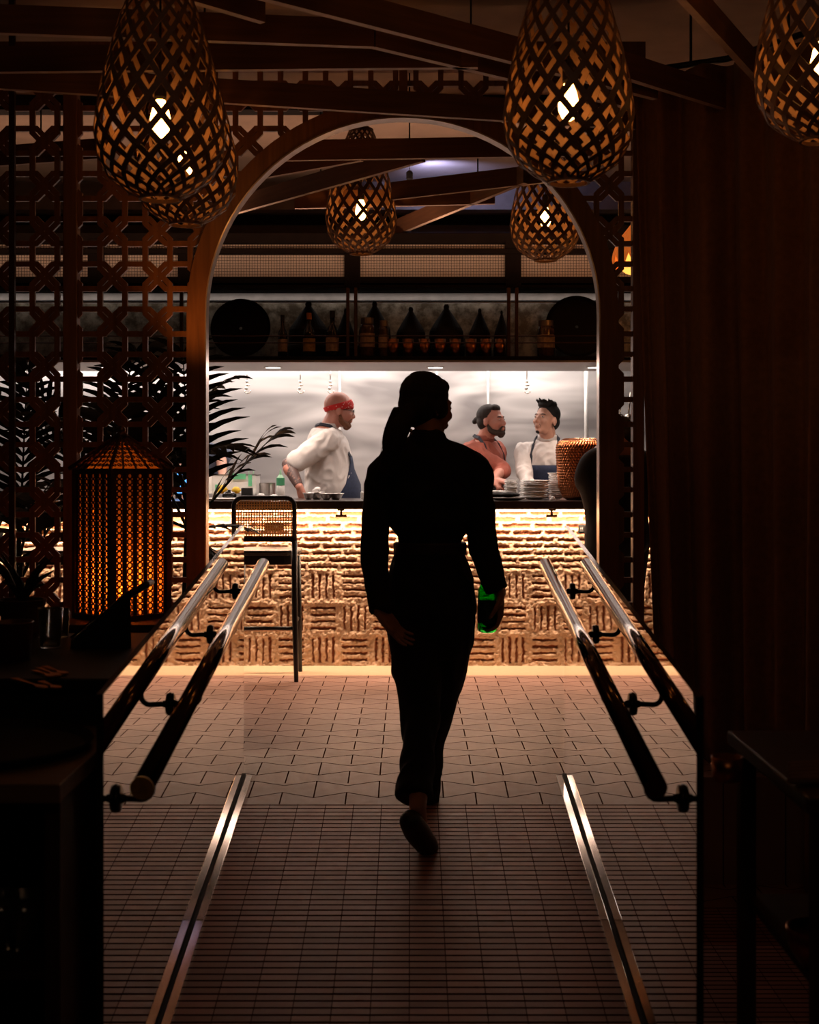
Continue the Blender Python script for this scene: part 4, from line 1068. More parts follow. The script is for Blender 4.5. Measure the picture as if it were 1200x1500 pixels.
palm(at(150,0,7.05).x, 7.05, 0, 1.1, [(R_(20), R_(60), 1.0, .8, 15, .30), (R_(80), R_(70), 1.0, .8, 15, .30), (R_(160), R_(55), 1.0, .9, 15, .30), (R_(215), R_(70), .9, .9, 14, .28), (R_(290), R_(60), .9, .9, 14, .28), (R_(340), R_(35), .8, .6, 13, .28), (R_(180), R_(20), .8, .5, 16, .24)],
     'dark palm behind the fretwork directly above the brass lantern', 12)
palm(at(25,0,6.9).x, 6.9, 0, .8, [(R_(85), R_(84), 1.1, .2, 19, .22), (R_(20), R_(65), .9, .9, 14, .28), (R_(160), R_(60), .9, .9, 14, .28), (R_(230), R_(45), .8, .8, 13, .26), (R_(300), R_(50), .8, .8, 13, .26), (R_(355), R_(30), .7, .5, 12, .24)],
     'dark palm with an upright frond behind the far left fretwork', 13)
random.seed(21)
# ------------------------------------------------------------------ people
def fingers(m, W, d, n, thumb, curl=(.35, .5, .45), s=1.0, spread=.10, tcurl=.4, grip=0):
    """hand as palm, four bent fingers and a thumb. d: towards the knuckles, n: out of the palm, thumb: +1/-1 side along d x n"""
    W = Vector(W); d = Vector(d).normalized(); n = Vector(n); n = (n-d*n.dot(d)).normalized(); l = d.cross(n)*thumb
    pw, pl, pt = .040*s, .088*s, .014*s
    # palm: row of overlapping capsules
    for k in range(5):
        o = (k-2)/2; a = W+l*o*pw*.55; b = W+d*pl*(1-.05*abs(o))+l*o*pw*.82
        m.capsule([a, (a+b)/2, b], [pt*1.05, pt*1.15, pt*.92], 10)
    L = [(.040, .026, .021), (.045, .030, .022), (.042, .027, .022), (.033, .021, .019)]
    for k in range(4):
        o = (1.5-k)/1.5; p = W+d*pl*.95+l*o*pw*.80; ax = l.cross(d); a = 0
        dd = (d+l*o*spread).normalized(); P = [W+d*pl*.6+l*o*pw*.7, p]; ang = 0
        for q in range(3):
            ang += curl[q]*(1+.12*k)
            v = (dd*math.cos(ang)+n*math.sin(ang)).normalized(); p = p+v*L[k][q]*s; P.append(p)
        m.capsule(P, [.009*s, .0092*s, .0084*s, .0078*s, .0068*s], 10, sub=3)
    p0 = W+d*pl*.22+l*pw*.7; v = (d*.65+l*.75+n*.35).normalized(); p1 = p0+v*.036*s; v2 = (d*.85+l*.25+n*tcurl).normalized(); p2 = p1+v2*.032*s; v3 = (d*.9-l*.05+n*tcurl*1.3).normalized(); p3 = p2+v3*.024*s
    m.capsule([W+d*.01+l*pw*.2, p0, p1, p2, p3], [.013*s, .014*s, .011*s, .0095*s, .008*s], 10, sub=3)

def head_mesh(m, M, s=1.0, face=1.0, wide=1.0, nose=1.0):
    R = M.to_3x3(); T = lambda x, y, z: M @ Vector((x, y, z))
    def b(c, r): m.ball(T(*c), tuple(q*s for q in r), R.normalized() if False else R, 20, 14)
    b((0, -.012, .035), (.076*wide, .094, .086)); b((0, .028, -.02), (.064*wide, .068, .085)); b((0, .030, -.072), (.050*wide, .052, .040))
    b((0, .062, -.098), (.026, .024, .020))                    # chin
    b((0, .074, .022), (.050, .020, .012))                     # brow
    for q in (-1, 1):
        b((q*.036, .062, -.028), (.024, .028, .024))           # cheek
        b((q*.076*wide, -.006, -.012), (.010, .020, .031))
        b((q*.032, .077, .002), (.014, .012, .009))            # eye mound
    m.capsule([T(0, .084, .012), T(0, .101, -.012), T(0, .108*nose, -.031)], [.008*s, .009*s, .0115*s], 10)
    for q in (-1, 1): b((q*.011, .098, -.036), (.009, .011, .008))
    b((0, .091, -.060), (.023, .011, .0055)); b((0, .089, -.071), (.019, .011, .0065))
def eyes(M, parent, s=1.0):
    for q in (-1, 1):
        c = M @ Vector((q*.032, .0855, .001)); m = MB(); m.ball(c, (.011*s, .005*s, .0042*s), M.to_3x3(), 12, 8)
        m.build('eye', mat('eye_white', (.6, .55, .5), .3), parent, smooth=True)
        m = MB(); m.ball(M @ Vector((q*.032, .0895, .001)), (.0045*s, .002*s, .004*s), M.to_3x3(), 10, 6); m.build('pupil', BLACK, parent, smooth=True)
        m = MB(); m.capsule([M @ Vector((q*.014, .0885, .018)), M @ Vector((q*.030, .0875, .022)), M @ Vector((q*.046, .0765, .018))], [.003*s, .0038*s, .002*s], 8); m.build('eyebrow', MATBLACK, parent, smooth=True)

TORSO = [(.80, .125, .10, .0), (.86, .170, .118, 0), (.93, .172, .120, 0), (1.03, .152, .108, 0), (1.12, .150, .108, .004), (1.22, .165, .115, .006), (1.32, .178, .118, .004), (1.40, .172, .105, 0), (1.445, .130, .085, -.006), (1.475, .085, .07, -.01), (1.50, .058, .058, -.012)]
def cook(lab, base, yaw, h, arms, head_yaw=0, head_pitch=0, lean=0, belly=0, skin=SKIN_L, shirt=SHIRT, sleeve='short', apron=NAVY, trousers=BLACKCLOTH, cat='person', headoff=(0,0,0), wide=1.0, girth=1.0):
    S = h/1.75; base = Vector(base)
    M = Matrix.Translation(base) @ Matrix.Rotation(yaw, 4, 'Z') @ Matrix.Scale(S, 4)
    LR = Matrix.Translation((0,0,.95)) @ Matrix.Rotation(-lean, 4, 'X') @ Matrix.Translation((0,0,-.95))
    MU = M @ LR
    t = thing('person', lab, cat, base)
    def tor(inf, z0=.0, z1=9):
        out = []
        for z, rx, ry, cy in TORSO:
            bz = belly*math.exp(-((z-1.06)/.14)**2)
            if z0 <= z <= z1: out.append((z, rx*girth+inf+bz*.35, ry*girth+inf+bz*.5, 0, cy+bz*.55))
        return out
    body = MB(); body.rings(tor(0), 24, MU)
    HM = MU @ Matrix.Translation(Vector((0, .015, 1.625))+Vector(headoff)) @ Matrix.Rotation(head_yaw, 4, 'Z') @ Matrix.Rotation(-head_pitch, 4, 'X')
    HR = HM.to_3x3()
    head_mesh(body, HM, S*1.0, wide=wide)
    body.capsule([MU @ Vector((0, -.02, 1.44)), HM @ Vector((0, -.025, -.05))], [.062*S, .058*S], 16)
    for q in (-1, 1):
        body.capsule([M @ Vector((q*.09, 0, .90)), M @ Vector((q*.095, .01, .48)), M @ Vector((q*.1, -.01, .09))], [.085*S, .058*S, .04*S])
        body.capsule([M @ Vector((q*.1, -.03, .04)), M @ Vector((q*.11, .16, .03))], [.035*S, .028*S])
        A = arms[q]; sh = MU @ Vector((q*.165*girth, 0, 1.405)); el, wr = Vector(A['el']), Vector(A['wr'])
        body.capsule([MU @ Vector((q*.12, 0, 1.40)), sh, sh.lerp(el, .5), el, el.lerp(wr, .35), wr], [.055*S, .054*S, .047*S, .040*S, .039*S, .026*S])
        fingers(body, wr, A['d'], A['n'], A.get('t', 1), A.get('curl', (.3, .45, .4)), S)
    body.build('body', skin, t, blob=.0068, sm=3)
    eyes(HM, t, S)
    # trousers
    tr = MB()
    for q in (-1, 1): tr.capsule([M @ Vector((q*.085, 0, .92)), M @ Vector((q*.095, .01, .50)), M @ Vector((q*.1, -.01, .08))], [.105*S, .082*S, .065*S])
    tr.rings([(z, rx, ry, a, b) for z, rx, ry, a, b in tor(.012, .80, 1.0)], 24, M); tr.build('trousers', trousers, t, blob=.011, sm=3)
    for q in (-1, 1):
        MB().capsule([M @ Vector((q*.1, -.03, .045)), M @ Vector((q*.108, .08, .045)), M @ Vector((q*.11, .17, .035))], [.044*S, .043*S, .034*S]).build('shoe', BLACK, t, blob=.008)
    # shirt with sleeves
    sm = MB(); sm.rings(tor(.013, .84, 1.49), 28, MU)
    for q in (-1, 1):
        A = arms[q]; sh = MU @ Vector((q*.165*girth, 0, 1.405)); el, wr = Vector(A['el']), Vector(A['wr'])
        if sleeve == 'short':
            e = sh.lerp(el, .80); sm.capsule([MU @ Vector((q*.10, 0, 1.40)), sh, sh.lerp(el, .45), e], [.070*S, .074*S, .074*S, .070*S])
        else:
            e = el.lerp(wr, .80 if sleeve == 'long' else .30); sm.capsule([MU @ Vector((q*.10, 0, 1.40)), sh, sh.lerp(el, .5), el, e], [.068*S, .068*S, .061*S, .054*S, .044*S])
    wrinkle(sm.build('shirt', shirt, t, blob=.0085, sm=4), .012, 11, (1,1,.7), base.x)
    # collar
    cm = MB(); cm.rings([(1.475, .078, .076, 0, -.008), (1.505, .070, .070, 0, -.004), (1.52, .066, .066, 0, .002), (1.515, .060, .060, 0, .002), (1.48, .062, .060, 0, -.005)], 24, MU); cm.build('collar', shirt, t, smooth=True)
    if apron is not None:
        ap = MB(); vs = []; seg = 18
        zz = [.52, .62, .72, .80]+[z for z, *_ in TORSO if .80 < z <= 1.22]+[1.27, 1.31]
        tt = tor(.022)
        def radii(z):
            if z < .86: return (.190+.02, .13+.02+belly*.1, 0, .01)
            for a, b in zip(tt, tt[1:]):
                if a[0] <= z <= b[0]:
                    f = (z-a[0])/(b[0]-a[0]); return tuple(a[i]+(b[i]-a[i])*f for i in (1, 2, 3, 4))
            return tt[-1][1:]
        for z in zz:
            rx, ry, cx, cy = radii(z); half = 1.45 if z < 1.05 else max(.55, 1.45-(z-1.05)*4.2)
            for k in range(seg+1):
                a = PI/2+half*(k/seg*2-1); v = Vector((rx*math.cos(a), cy+ry*math.sin(a), z)); vs.append((MU if z > .8 else M) @ v)
        n = seg+1; fs = [(i*n+k, i*n+k+1, (i+1)*n+k+1, (i+1)*n+k) for i in range(len(zz)-1) for k in range(seg)]
        ap.add(vs, fs); o = ap.build('apron', apron, t, smooth=True); sd = o.modifiers.new('s', 'SOLIDIFY'); sd.thickness = .005; sd.offset = 1
        st = MB()
        for q in (-1, 1):
            rx, ry, cx, cy = radii(1.31); a = PI/2-q*.5
            P = [Vector((rx*math.cos(a)*1.02, cy+ry*math.sin(a)*1.03, 1.305)), Vector((q*.098, .108, 1.385)), Vector((q*.090, .066, 1.455)), Vector((q*.082, .008, 1.502)), Vector((q*.058, -.060, 1.512)), Vector((0, -.086, 1.502))]
            for a_, b_ in zip(P, P[1:]): st.bar(MU @ a_, MU @ b_, .022, .008, up=(MU.to_3x3() @ Vector(((a_+b_).x, (a_+b_).y, .12))).normalized())
        st.build('apron_strap', mat('dark_strap', (.012, .014, .025), .8), t)
    return t, HM, MU, S
# --- bandana cook, profile to the right
b1 = (at(474, 0, 9.45).x, 9.45, 0)
def wp(px, py, d): return at(px, py, d)
A1 = {1: dict(el=wp(424, 684, 9.18), wr=wp(439, 714, 9.06), d=(.35, -.2, -1), n=(.6, .5, .3), t=-1, curl=(.5, .5, .4)),
      -1: dict(el=wp(478, 690, 9.72), wr=wp(500, 716, 9.6), d=(.6, -.3, -.5), n=(0, 0, -1), t=1)}
t, HM, MU, S = cook('cook in white short-sleeved shirt, navy apron and red bandana, in profile to the right', b1, -PI/2+.12, 1.79, A1, head_yaw=.0, head_pitch=.08, lean=.06, belly=.10, skin=SKIN_R, girth=1.16, headoff=(0, .05, -.01), wide=1.04)
m = MB(); seg = 36; vs = []
BR = [(-.018, .0), (.006, .0), (.020, 0), (.034, 0)]
for j in range(5):
    f = j/4
    for k in range(seg):
        a = 2*PI*k/seg; fr = (1+math.sin(a))/2          # front fraction
        z = -.024+fr*.046+(.026+.036*fr)*f
        sc_ = math.sqrt(max(.05, 1-((z-.035)/.088)**2)); bulge = .0018*math.sin(a*7+j*2)
        rx = .0805*max(sc_, .93)+.003; ry = (.094*sc_+.005) if math.sin(a) < 0 else (.094*sc_+.005)+(.106-.094*sc_-.005)*max(0, math.sin(a))*min(1, max(0, (.075-z)/.04))
        vs.append(HM @ Vector(((rx+bulge)*math.cos(a)*1.0, -.012+(ry+bulge)*math.sin(a), z)))
fs = [(i*seg+k, i*seg+(k+1) % seg, (i+1)*seg+(k+1) % seg, (i+1)*seg+k) for i in range(4) for k in range(seg)]
o = m.add(vs, fs).build('bandana', RED, t, smooth=True); sd = o.modifiers.new('s', 'SOLIDIFY'); sd.thickness = .004; sd.offset = 1
def beard(HM, t, S, m_, full=True, inf=.006):
    b = MB(); R = HM.to_3x3()
    def q(c, r): b.ball(HM @ Vector(c), r, R, 16, 10)
    q((0, .066, -.103), (.030, .026, .026) if full else (.019, .020, .015))
    if full:
        for s in (-1, 1): b.capsule([HM @ Vector((s*.066, .005, -.03)), HM @ Vector((s*.060, .022, -.072)), HM @ Vector((s*.036, .058, -.092)), HM @ Vector((s*.0, .078, -.096))], [.009*S, .019*S, .022*S, .022*S], 12)
        for s in (-1, 1): b.capsule([HM @ Vector((0, .096, -.050)), HM @ Vector((s*.020, .091, -.053)), HM @ Vector((s*.034, .078, -.075))], [.005*S, .007*S, .010*S], 8)
    else:
        for s in (-1, 1): b.capsule([HM @ Vector((0, .095, -.050)), HM @ Vector((s*.022, .090, -.056)), HM @ Vector((s*.028, .078, -.085))], [.003*S, .0035*S, .002*S], 8)
    return b.build('beard', m_, t, blob=.0045, sm=2)
beard(HM, t, S, HAIRG)
g = MB()
for q in (-1, 1):
    c = Vector((q*.032, .103, -.002)); P = [HM @ (c+Vector((.026*math.cos(a), -.006*abs(math.cos(a)), .018*math.sin(a)))) for a in [2*PI*k/20 for k in range(21)]]
    g.tube(P, .0022, 6); g.tube([HM @ Vector((q*.058, .095, .005)), HM @ Vector((q*.080, .0, .006))], .0022, 6)
g.tube([HM @ Vector((-.008, .106, .002)), HM @ Vector((.008, .106, .002))], .0022, 6)
g.build('glasses', BLACK, t, smooth=True)
# tattooed forearm sleeve
el, wr = A1[1]['el'], A1[1]['wr']
MB().capsule([el.lerp(wr, -.15), el.lerp(wr, .35), el.lerp(wr, .85)], [.0405*S, .0405*S, .031*S]).build('tattoo', TATTOO, t, smooth=True)
# --- rust shirt cook with bun
b2 = (at(702, 0, 9.55).x, 9.55, 0)
A2 = {1: dict(el=wp(736, 688, 9.35), wr=wp(724, 702, 9.12), d=(.9, -.5, -.25), n=(0, .1, -1), t=-1, curl=(.2, .4, .3)),
      -1: dict(el=wp(694, 690, 9.3), wr=wp(708, 704, 9.1), d=(.9, -.4, -.2), n=(0, .1, -1), t=1)}
t, HM, MU, S = cook('cook in rust-brown shirt with his hair in a bun, looking right and down', b2, PI+.85, 1.70, A2, head_yaw=.15, head_pitch=-.20, lean=.10, skin=SKIN_R, shirt=RUST, sleeve='elbow', apron=mat('charcoal_apron', (.03, .026, .028), .85, 0, .3, 30), headoff=(0, .03, 0))
def hair_cap(HM, t, S, m_, parts, voxel=.005):
    b = MB(); R = HM.to_3x3()
    for c, r in parts: b.ball(HM @ Vector(c), tuple(q*S for q in r), R, 18, 12)
    return b, lambda: b.build('hair', m_, t, blob=voxel, sm=2)
b, done = hair_cap(HM, t, S, HAIRB, [((0, -.022, .045), (.081, .092, .084)), ((0, -.045, .0), (.078, .066, .075)), ((0, .035, .085), (.052, .042, .034)), ((0, -.118, .022), (.022, .03, .026)), ((.006, -.135, .012), (.018, .02, .02)), ((0, -.095, .02), (.016, .02, .016))])
done(); beard(HM, t, S, mat('brown_beard', (.035, .017, .010), .8, 0, .3, 120))
# --- white shirt cook, looking down to the left
b3 = (at(803, 0, 9.5).x, 9.5, 0)
A3 = {1: dict(el=wp(772, 688, 9.35), wr=wp(778, 716, 9.1), d=(.2, -.8, -.4), n=(0, 0, -1), t=-1),
      -1: dict(el=wp(832, 690, 9.4), wr=wp(818, 716, 9.15), d=(-.3, -.8, -.3), n=(0, 0, -1), t=1)}
A3 = {1: A3[-1], -1: A3[1]}
A3[1]['t'] = -1; A3[-1]['t'] = 1
A3 = {-1: dict(el=wp(836, 690, 9.42), wr=wp(822, 716, 9.15), d=(-.3, -.8, -.3), n=(0, 0, -1), t=-1), 1: dict(el=wp(768, 690, 9.38), wr=wp(776, 716, 9.12), d=(.2, -.8, -.4), n=(0, 0, -1), t=1)}
# local +x of a figure turned to the camera points to the left of the photo
t, HM, MU, S = cook('dark-haired cook in white shirt and navy apron, looking down beside the plate stacks', b3, PI-.28, 1.70, A3, head_yaw=-.46, head_pitch=-.30, lean=.05, skin=SKIN_L, sleeve='long', apron=NAVY, headoff=(0, .03, 0))
b, done = hair_cap(HM, t, S, HAIRK, [((0, -.020, .052), (.084, .094, .084)), ((0, -.050, .0), (.079, .062, .070)), ((0, .045, .098), (.056, .042, .024))])
for k in range(40):
    a = random.uniform(-1.4, 1.4); r = random.uniform(.0, .06); p = Vector((.06*math.sin(a), .02+.06*math.cos(a)-r, .115-.2*r*r))
    b.capsule([HM @ p, HM @ (p+Vector((random.uniform(-.012, .012), random.uniform(.0, .03), random.uniform(.008, .020))))], [.012*S, .006*S], 8)
done(); beard(HM, t, S, HAIRK, False)
tw = MB(); P = [Vector((.11, -.09, 1.36)), Vector((.13, -.02, 1.45)), Vector((.13, .07, 1.40)), Vector((.125, .135, 1.26)), Vector((.12, .135, 1.08)), Vector((.12, .14, .98))]
for o_ in (-.03, -.01, .01, .03): tw.capsule([MU @ (p+Vector((o_, 0, 0))) for p in P], [.016]*6, 10)
tag(tw.build('shoulder_towel', mat('white_towel', (.78, .74, .72), .95), t, blob=.006), 'white towel over the shoulder')
# --- fourth cook mostly behind the arch leg and palm
b4 = (at(292, 0, 9.7).x, 9.7, 0)
A4 = {-1: dict(el=wp(324, 668, 9.6), wr=wp(326, 700, 9.4), d=(.1, -.6, -.6), n=(0, 0, -1), t=1), 1: dict(el=wp(262, 680, 9.6), wr=wp(272, 708, 9.4), d=(.1, -.6, -.6), n=(0, 0, -1), t=-1)}
t, HM, MU, S = cook('cook in slate blue shirt mostly hidden behind the arch leg and the palm', b4, PI, 1.68, {-1: A4[1], 1: A4[-1]} if False else {1: A4[1], -1: A4[-1]}, head_pitch=-.3, lean=.1, skin=SKIN_L, shirt=mat('slate_blue_cotton', (.10, .12, .18), .85), apron=None)
b, done = hair_cap(HM, t, S, HAIRB, [((0, -.020, .048), (.083, .094, .084)), ((0, -.050, .0), (.079, .062, .070))]); done()

# --- black clothed guest at the right, mostly behind the arch leg
t = thing('person', 'guest in black clothes, mostly hidden behind the arch\'s right leg', 'person', (at(902, 0, 7.95).x, 7.95, 0))
gx = at(905, 0, 7.95).x; GM = Matrix.Translation((gx, 7.95, 0)) @ Matrix.Rotation(.3, 4, 'Z')
bd = MB(); bd.rings([(z-.06, rx, ry, 0, cy) for z, rx, ry, cy in TORSO], 20, GM)
GH = GM @ Matrix.Translation((0, .05, 1.545)) @ Matrix.Rotation(-.35, 4, 'X'); 
HG = Matrix.Translation((gx+.02, 8.0, 1.42)) @ Matrix.Rotation(.3, 4, 'Z') @ Matrix.Rotation(-.5, 4, 'X')
head_mesh(bd, HG, 1); bd.capsule([(gx, 7.94, 1.30), (gx+.015, 7.98, 1.38)], [.06, .055])
bd.v = [(x, y, z if z < 1.0 else z) for x, y, z in bd.v]
for q in (-1, 1):
    bd.capsule([GM @ Vector((q*.09, 0, .85)), GM @ Vector((q*.09, .02, .45)), GM @ Vector((q*.1, 0, .08))], [.085, .058, .04]); bd.capsule([GM @ Vector((q*.1, -.02, .04)), GM @ Vector((q*.1, .16, .03))], [.035, .028])
elb = at(860, 705, 7.95); wri = Vector((gx-.04, 8.28, 1.08))
bd.capsule([GM @ Vector((-.15, 0, 1.28)), elb, wri], [.05, .04, .027]); fingers(bd, wri, (.3, .9, -.05), (0, 0, -1), 1)
bd.capsule([GM @ Vector((.15, 0, 1.28)), (gx+.25, 8.0, 1.02), (gx+.08, 8.28, 1.08)], [.05, .04, .027]); fingers(bd, (gx+.08, 8.28, 1.08), (-.2, .9, -.05), (0, 0, -1), -1)
bd.build('body', SKIN_B, t, blob=.009)
cl = MB(); cl.rings([(z-.12 if z > 1.2 else z-.06, rx+.03, ry+.035, 0, cy) for z, rx, ry, cy in TORSO[:-2]], 20, GM)
cl.capsule([GM @ Vector((-.12, 0, 1.29)), GM @ Vector((-.16, 0, 1.26)), elb, elb.lerp(wri, .7)], [.085, .085, .075, .05]); cl.capsule([GM @ Vector((.15, 0, 1.28)), (gx+.25, 8.0, 1.02), (gx+.12, 8.2, 1.07)], [.08, .07, .05])
cl.capsule([at(872, 700, 7.93), at(880, 760, 7.93), at(880, 850, 7.93)], [.11, .09, .11])
cl.build('black_coat', BLACKCLOTH, t, blob=.012)
tr = MB()
for q in (-1, 1): tr.capsule([GM @ Vector((q*.09, 0, .85)), GM @ Vector((q*.09, .02, .45)), GM @ Vector((q*.1, 0, .10))], [.11, .08, .065])
tr.build('trousers', BLACKCLOTH, t, blob=.012)
for q in (-1, 1): MB().capsule([GM @ Vector((q*.1, -.03, .045)), GM @ Vector((q*.1, .17, .035))], [.044, .034]).build('shoe', BLACK, t, smooth=True)
hb = MB(); R = HG.to_3x3()
for c, r in [((0, -.022, .045), (.084, .098, .088)), ((0, -.05, -.02), (.080, .066, .085))]: hb.ball(HG @ Vector(c), r, R)
hb.build('hair', HAIRK, t, blob=.008)

# --- the walking woman in black
WD = 5.08; K = WD/2000
t = thing('person', 'woman in black seen from behind, walking up the ramp with a low ponytail', 'person', (at(622, 0, WD).x, WD, ramp_z(WD)))
HMW = Matrix.Translation(at(626, 595, 5.09)) @ Matrix.Rotation(-R_(52), 4, 'Z') @ Matrix.Rotation(-.10, 4, 'X')
body = MB(); head_mesh(body, HMW, 1.0, wide=.98)
body.capsule([at(628, 660, WD-.02), at(626, 615, WD-.01)], [.052, .050], 16)
RW = [(640, 604, 652, .055, .0), (650, 592, 668, .062, 0), (660, 576, 690, .080, 0), (672, 562, 702, .095, 0), (690, 556, 708, .108, 0), (720, 556, 706, .115, .0), (760, 566, 696, .115, .0), (785, 584, 676, .098, 0), (797, 586, 672, .096, 0), (830, 574, 685, .110, 0), (862, 565, 695, .128, -.01), (900, 567, 696, .130, -.012), (935, 572, 695, .122, -.005), (960, 578, 690, .11, 0)]
def rw(inf, a=0, b=2000, kx=K): return [(CAMZ+(680-y)*K, (xr-xl)/2*K+inf, ry+inf, ((xl+xr)/2-601)*K, WD+dy) for y, xl, xr, ry, dy in RW if a <= y <= b]
body.rings(rw(-.016)[::-1], 24)
# arms
LS, LE, LW = at(562, 692, 5.06), at(552, 800, 5.00), at(556, 893, 4.88)
RS, RE, RWr = at(698, 692, 5.06), at(711, 795, 5.05), at(733, 868, 5.03)
body.capsule([at(580, 690, WD), LS, LE, LW], [.036, .036, .028, .022]); body.capsule([at(680, 690, WD), RS, RE, RWr], [.036, .036, .030, .023])
fingers(body, LW, (.62, -.05, -.80), (.45, -.3, .4), 1, (.12, .2, .2), .96, .12, .2)
fingers(body, RWr, (-.02, .03, -1), (-1, 0, 0), -1, (.30, .70, .55), .98, .04, .5)
# legs: trailing left, leading right
TL = [at(603, 930, 5.07), at(618, 1045, 5.02), at(612, 1182, 4.72)]
FL = [at(654, 930, 5.08), at(638, 1040, 5.20), Vector((at(622, 0, 5.34).x, 5.34, ramp_z(5.34)+.095))]
body.capsule(TL, [.085, .052, .031]); body.capsule(FL, [.085, .052, .033])
body.capsule([at(612, 1185, 4.715), at(616, 1218, 4.76), at(627, 1236, 4.82)], [.030, .030, .024]); body.capsule([FL[2]+Vector((0, -.01, -.04)), FL[2]+Vector((.01, .12, -.06))], [.030, .024])
body.build('body', SKIN_B, t, blob=.006, sm=3)
# jacket (belted) and trousers
jk = MB(); jk.rings(rw(.0, 0, 905)[::-1], 32)
jk.capsule([at(578, 682, WD), at(563, 692, 5.06), at(552, 745, 5.04), at(549, 800, 5.0), at(550, 850, 4.94)], [.058, .056, .050, .044, .042], 18); jk.tube([at(549, 830, 4.965), at(550, 855, 4.935), at(556, 897, 4.88)], [.042, .042, .040], 24)
jk.capsule([at(685, 680, WD), at(697, 692, 5.06), at(702, 745, 5.06), at(708, 795, 5.05), at(716, 825, 5.04)], [.055, .058, .052, .052, .047], 18); jk.tube([at(712, 808, 5.05), at(718, 832, 5.04), at(729, 864, 5.03)], [.046, .046, .040], 24)
jk.rings([(CAMZ+(680-y)*K, r1, r1*.95, (628-601)*K, WD-.01) for y, r1 in ((655, .072), (640, .066), (632, .060))], 24)
wrinkle(jk.build('jacket', BLACKCLOTH, t, blob=.007, sm=5), .012, 10, (1,1,.6))
bl = MB(); bl.rings([(CAMZ+(680-y)*K, .132+o, .104+o, (630-601)*K, WD) for y, o in ((812, .0), (810, .004), (796, .004), (794, .0))], 36); 
tag(bl.build('belt', mat('brown_tinted_belt', (.018, .009, .007), .7), t), 'dark brown waist tie')
tz = MB(); tz.rings(rw(-.004, 790, 970)[::-1], 32)
tz.capsule([at(606, 905, 5.06), at(608, 960, 5.04), at(616, 1040, 5.0), at(613, 1100, 4.90)], [.105, .092, .070, .056], 20); tz.tube([at(615, 1070, 4.95), at(613, 1100, 4.90), at(610, 1135, 4.83), at(607, 1168, 4.775)], [.06, .056, .060, .066], 24)
tz.capsule([at(652, 905, 5.08), at(650, 960, 5.10), at(637, 1040, 5.20), at(628, 1100, 5.27)], [.108, .095, .072, .054], 20); tz.tube([at(633, 1070, 5.23), at(628, 1110, 5.27), at(622, 1176, 5.31)], [.06, .053, .050], 24)
wrinkle(tz.build('trousers', BLACKCLOTH, t, blob=.007, sm=5), .009, 9, (1,1,.4))
# shoes
sh = MB(); sh.capsule([at(602, 1203, 4.69), at(611, 1218, 4.74), at(624, 1236, 4.80), at(633, 1243, 4.87)], [.041, .046, .041, .026], 16); sh.build('shoe', BLACK, t, blob=.006)
b0 = FL[2]; sh = MB(); sh.capsule([b0+Vector((0, -.04, -.052)), b0+Vector((.0, .06, -.045)), b0+Vector((.01, .17, -.048))], [.036, .036, .026], 16); sh.build('shoe', BLACK, t, blob=.006)
# hair: cap with loose ponytail
hb = MB(); R = HMW.to_3x3()
for c, r in [((0, -.020, .042), (.085, .100, .088)), ((0, -.040, .0), (.082, .078, .088)), ((0, .036, .076), (.060, .044, .036)), ((-.066, .004, -.004), (.022, .040, .046)), ((.066, .004, -.004), (.022, .040, .046)), ((-.005, -.03, .10), (.05, .055, .028)), ((-.0, .02, -.01), (.079, .055, .055))]: hb.ball(HMW @ Vector(c), r, R)
hb.capsule([at(612, 600, 5.02), at(600, 606, 4.99), at(592, 615, 4.97), at(583, 632, 4.95), at(577, 655, 4.945), at(572, 684, 4.95)], [.034, .036, .037, .041, .038, .028])
for k in range(22):
    a = random.random(); o1 = random.uniform(-11, 11); o2 = random.uniform(-16, 14)
    hb.capsule([at(584+o1*.4, 606+random.uniform(-6, 4), 4.965), at(576+o1, 640, 4.95+random.uniform(-.02, .02)), at(572+o2, 672, 4.955+random.uniform(-.02, .02)), at(572+o2*1.1, 690+random.uniform(-8, 14), 4.96)], [.014, .013, .010, .004], 8)
hb.build('hair', HAIRK, t, blob=.005, sm=2)
hw = MB()
for k in range(26):
    x = 566+random.uniform(-10, 6); hw.tube([at(590+random.uniform(-4, 4), 600, 4.96), at(x+8, 640, 4.95), at(x-1, 672, 4.955), at(x-2+random.uniform(-4, 4), 700+random.uniform(-8, 8), 4.96)], [.0012, .0011, .001, .0006], 5)
hw.build('loose_strands', HAIRB, t)
er = MB(); er.ball(at(602, 631, 4.99), (.007, .004, .008)); er.ball(at(603, 636, 4.99), (.004, .003, .004)); tag(er.build('earring', mat('pale_earring', (.8, .75, .7), .2, .9), t, smooth=True), 'small pale earring')
# bottle in her right hand
GLASSG = None
def green_glass():
    m, nt, p = nodes_of('green_bottle_glass'); g = G(nt)
    tc = nt.nodes.new('ShaderNodeTexCoord'); nz = nt.nodes.new('ShaderNodeTexNoise'); nz.inputs['Scale'].default_value = 6; nt.links.new(tc.outputs['Object'], nz.inputs['Vector'])
    cr = nt.nodes.new('ShaderNodeValToRGB'); cr.color_ramp.elements[0].color = (.015, .50, .05, 1); cr.color_ramp.elements[1].color = (.03, .65, .09, 1)
    nt.links.new(nz.outputs['Fac'], cr.inputs[0]); nt.links.new(cr.outputs[0], p.inputs['Base Color'])
    p.inputs['Transmission Weight'].default_value = 1; p.inputs['Roughness'].default_value = .04; p.inputs['IOR'].default_value = 1.12
    return m
bc = at(714, 926, 5.03); z0 = bc.z
bt = thing('bottle', 'green glass bottle held low in the walking woman\'s right hand', 'bottle', bc)
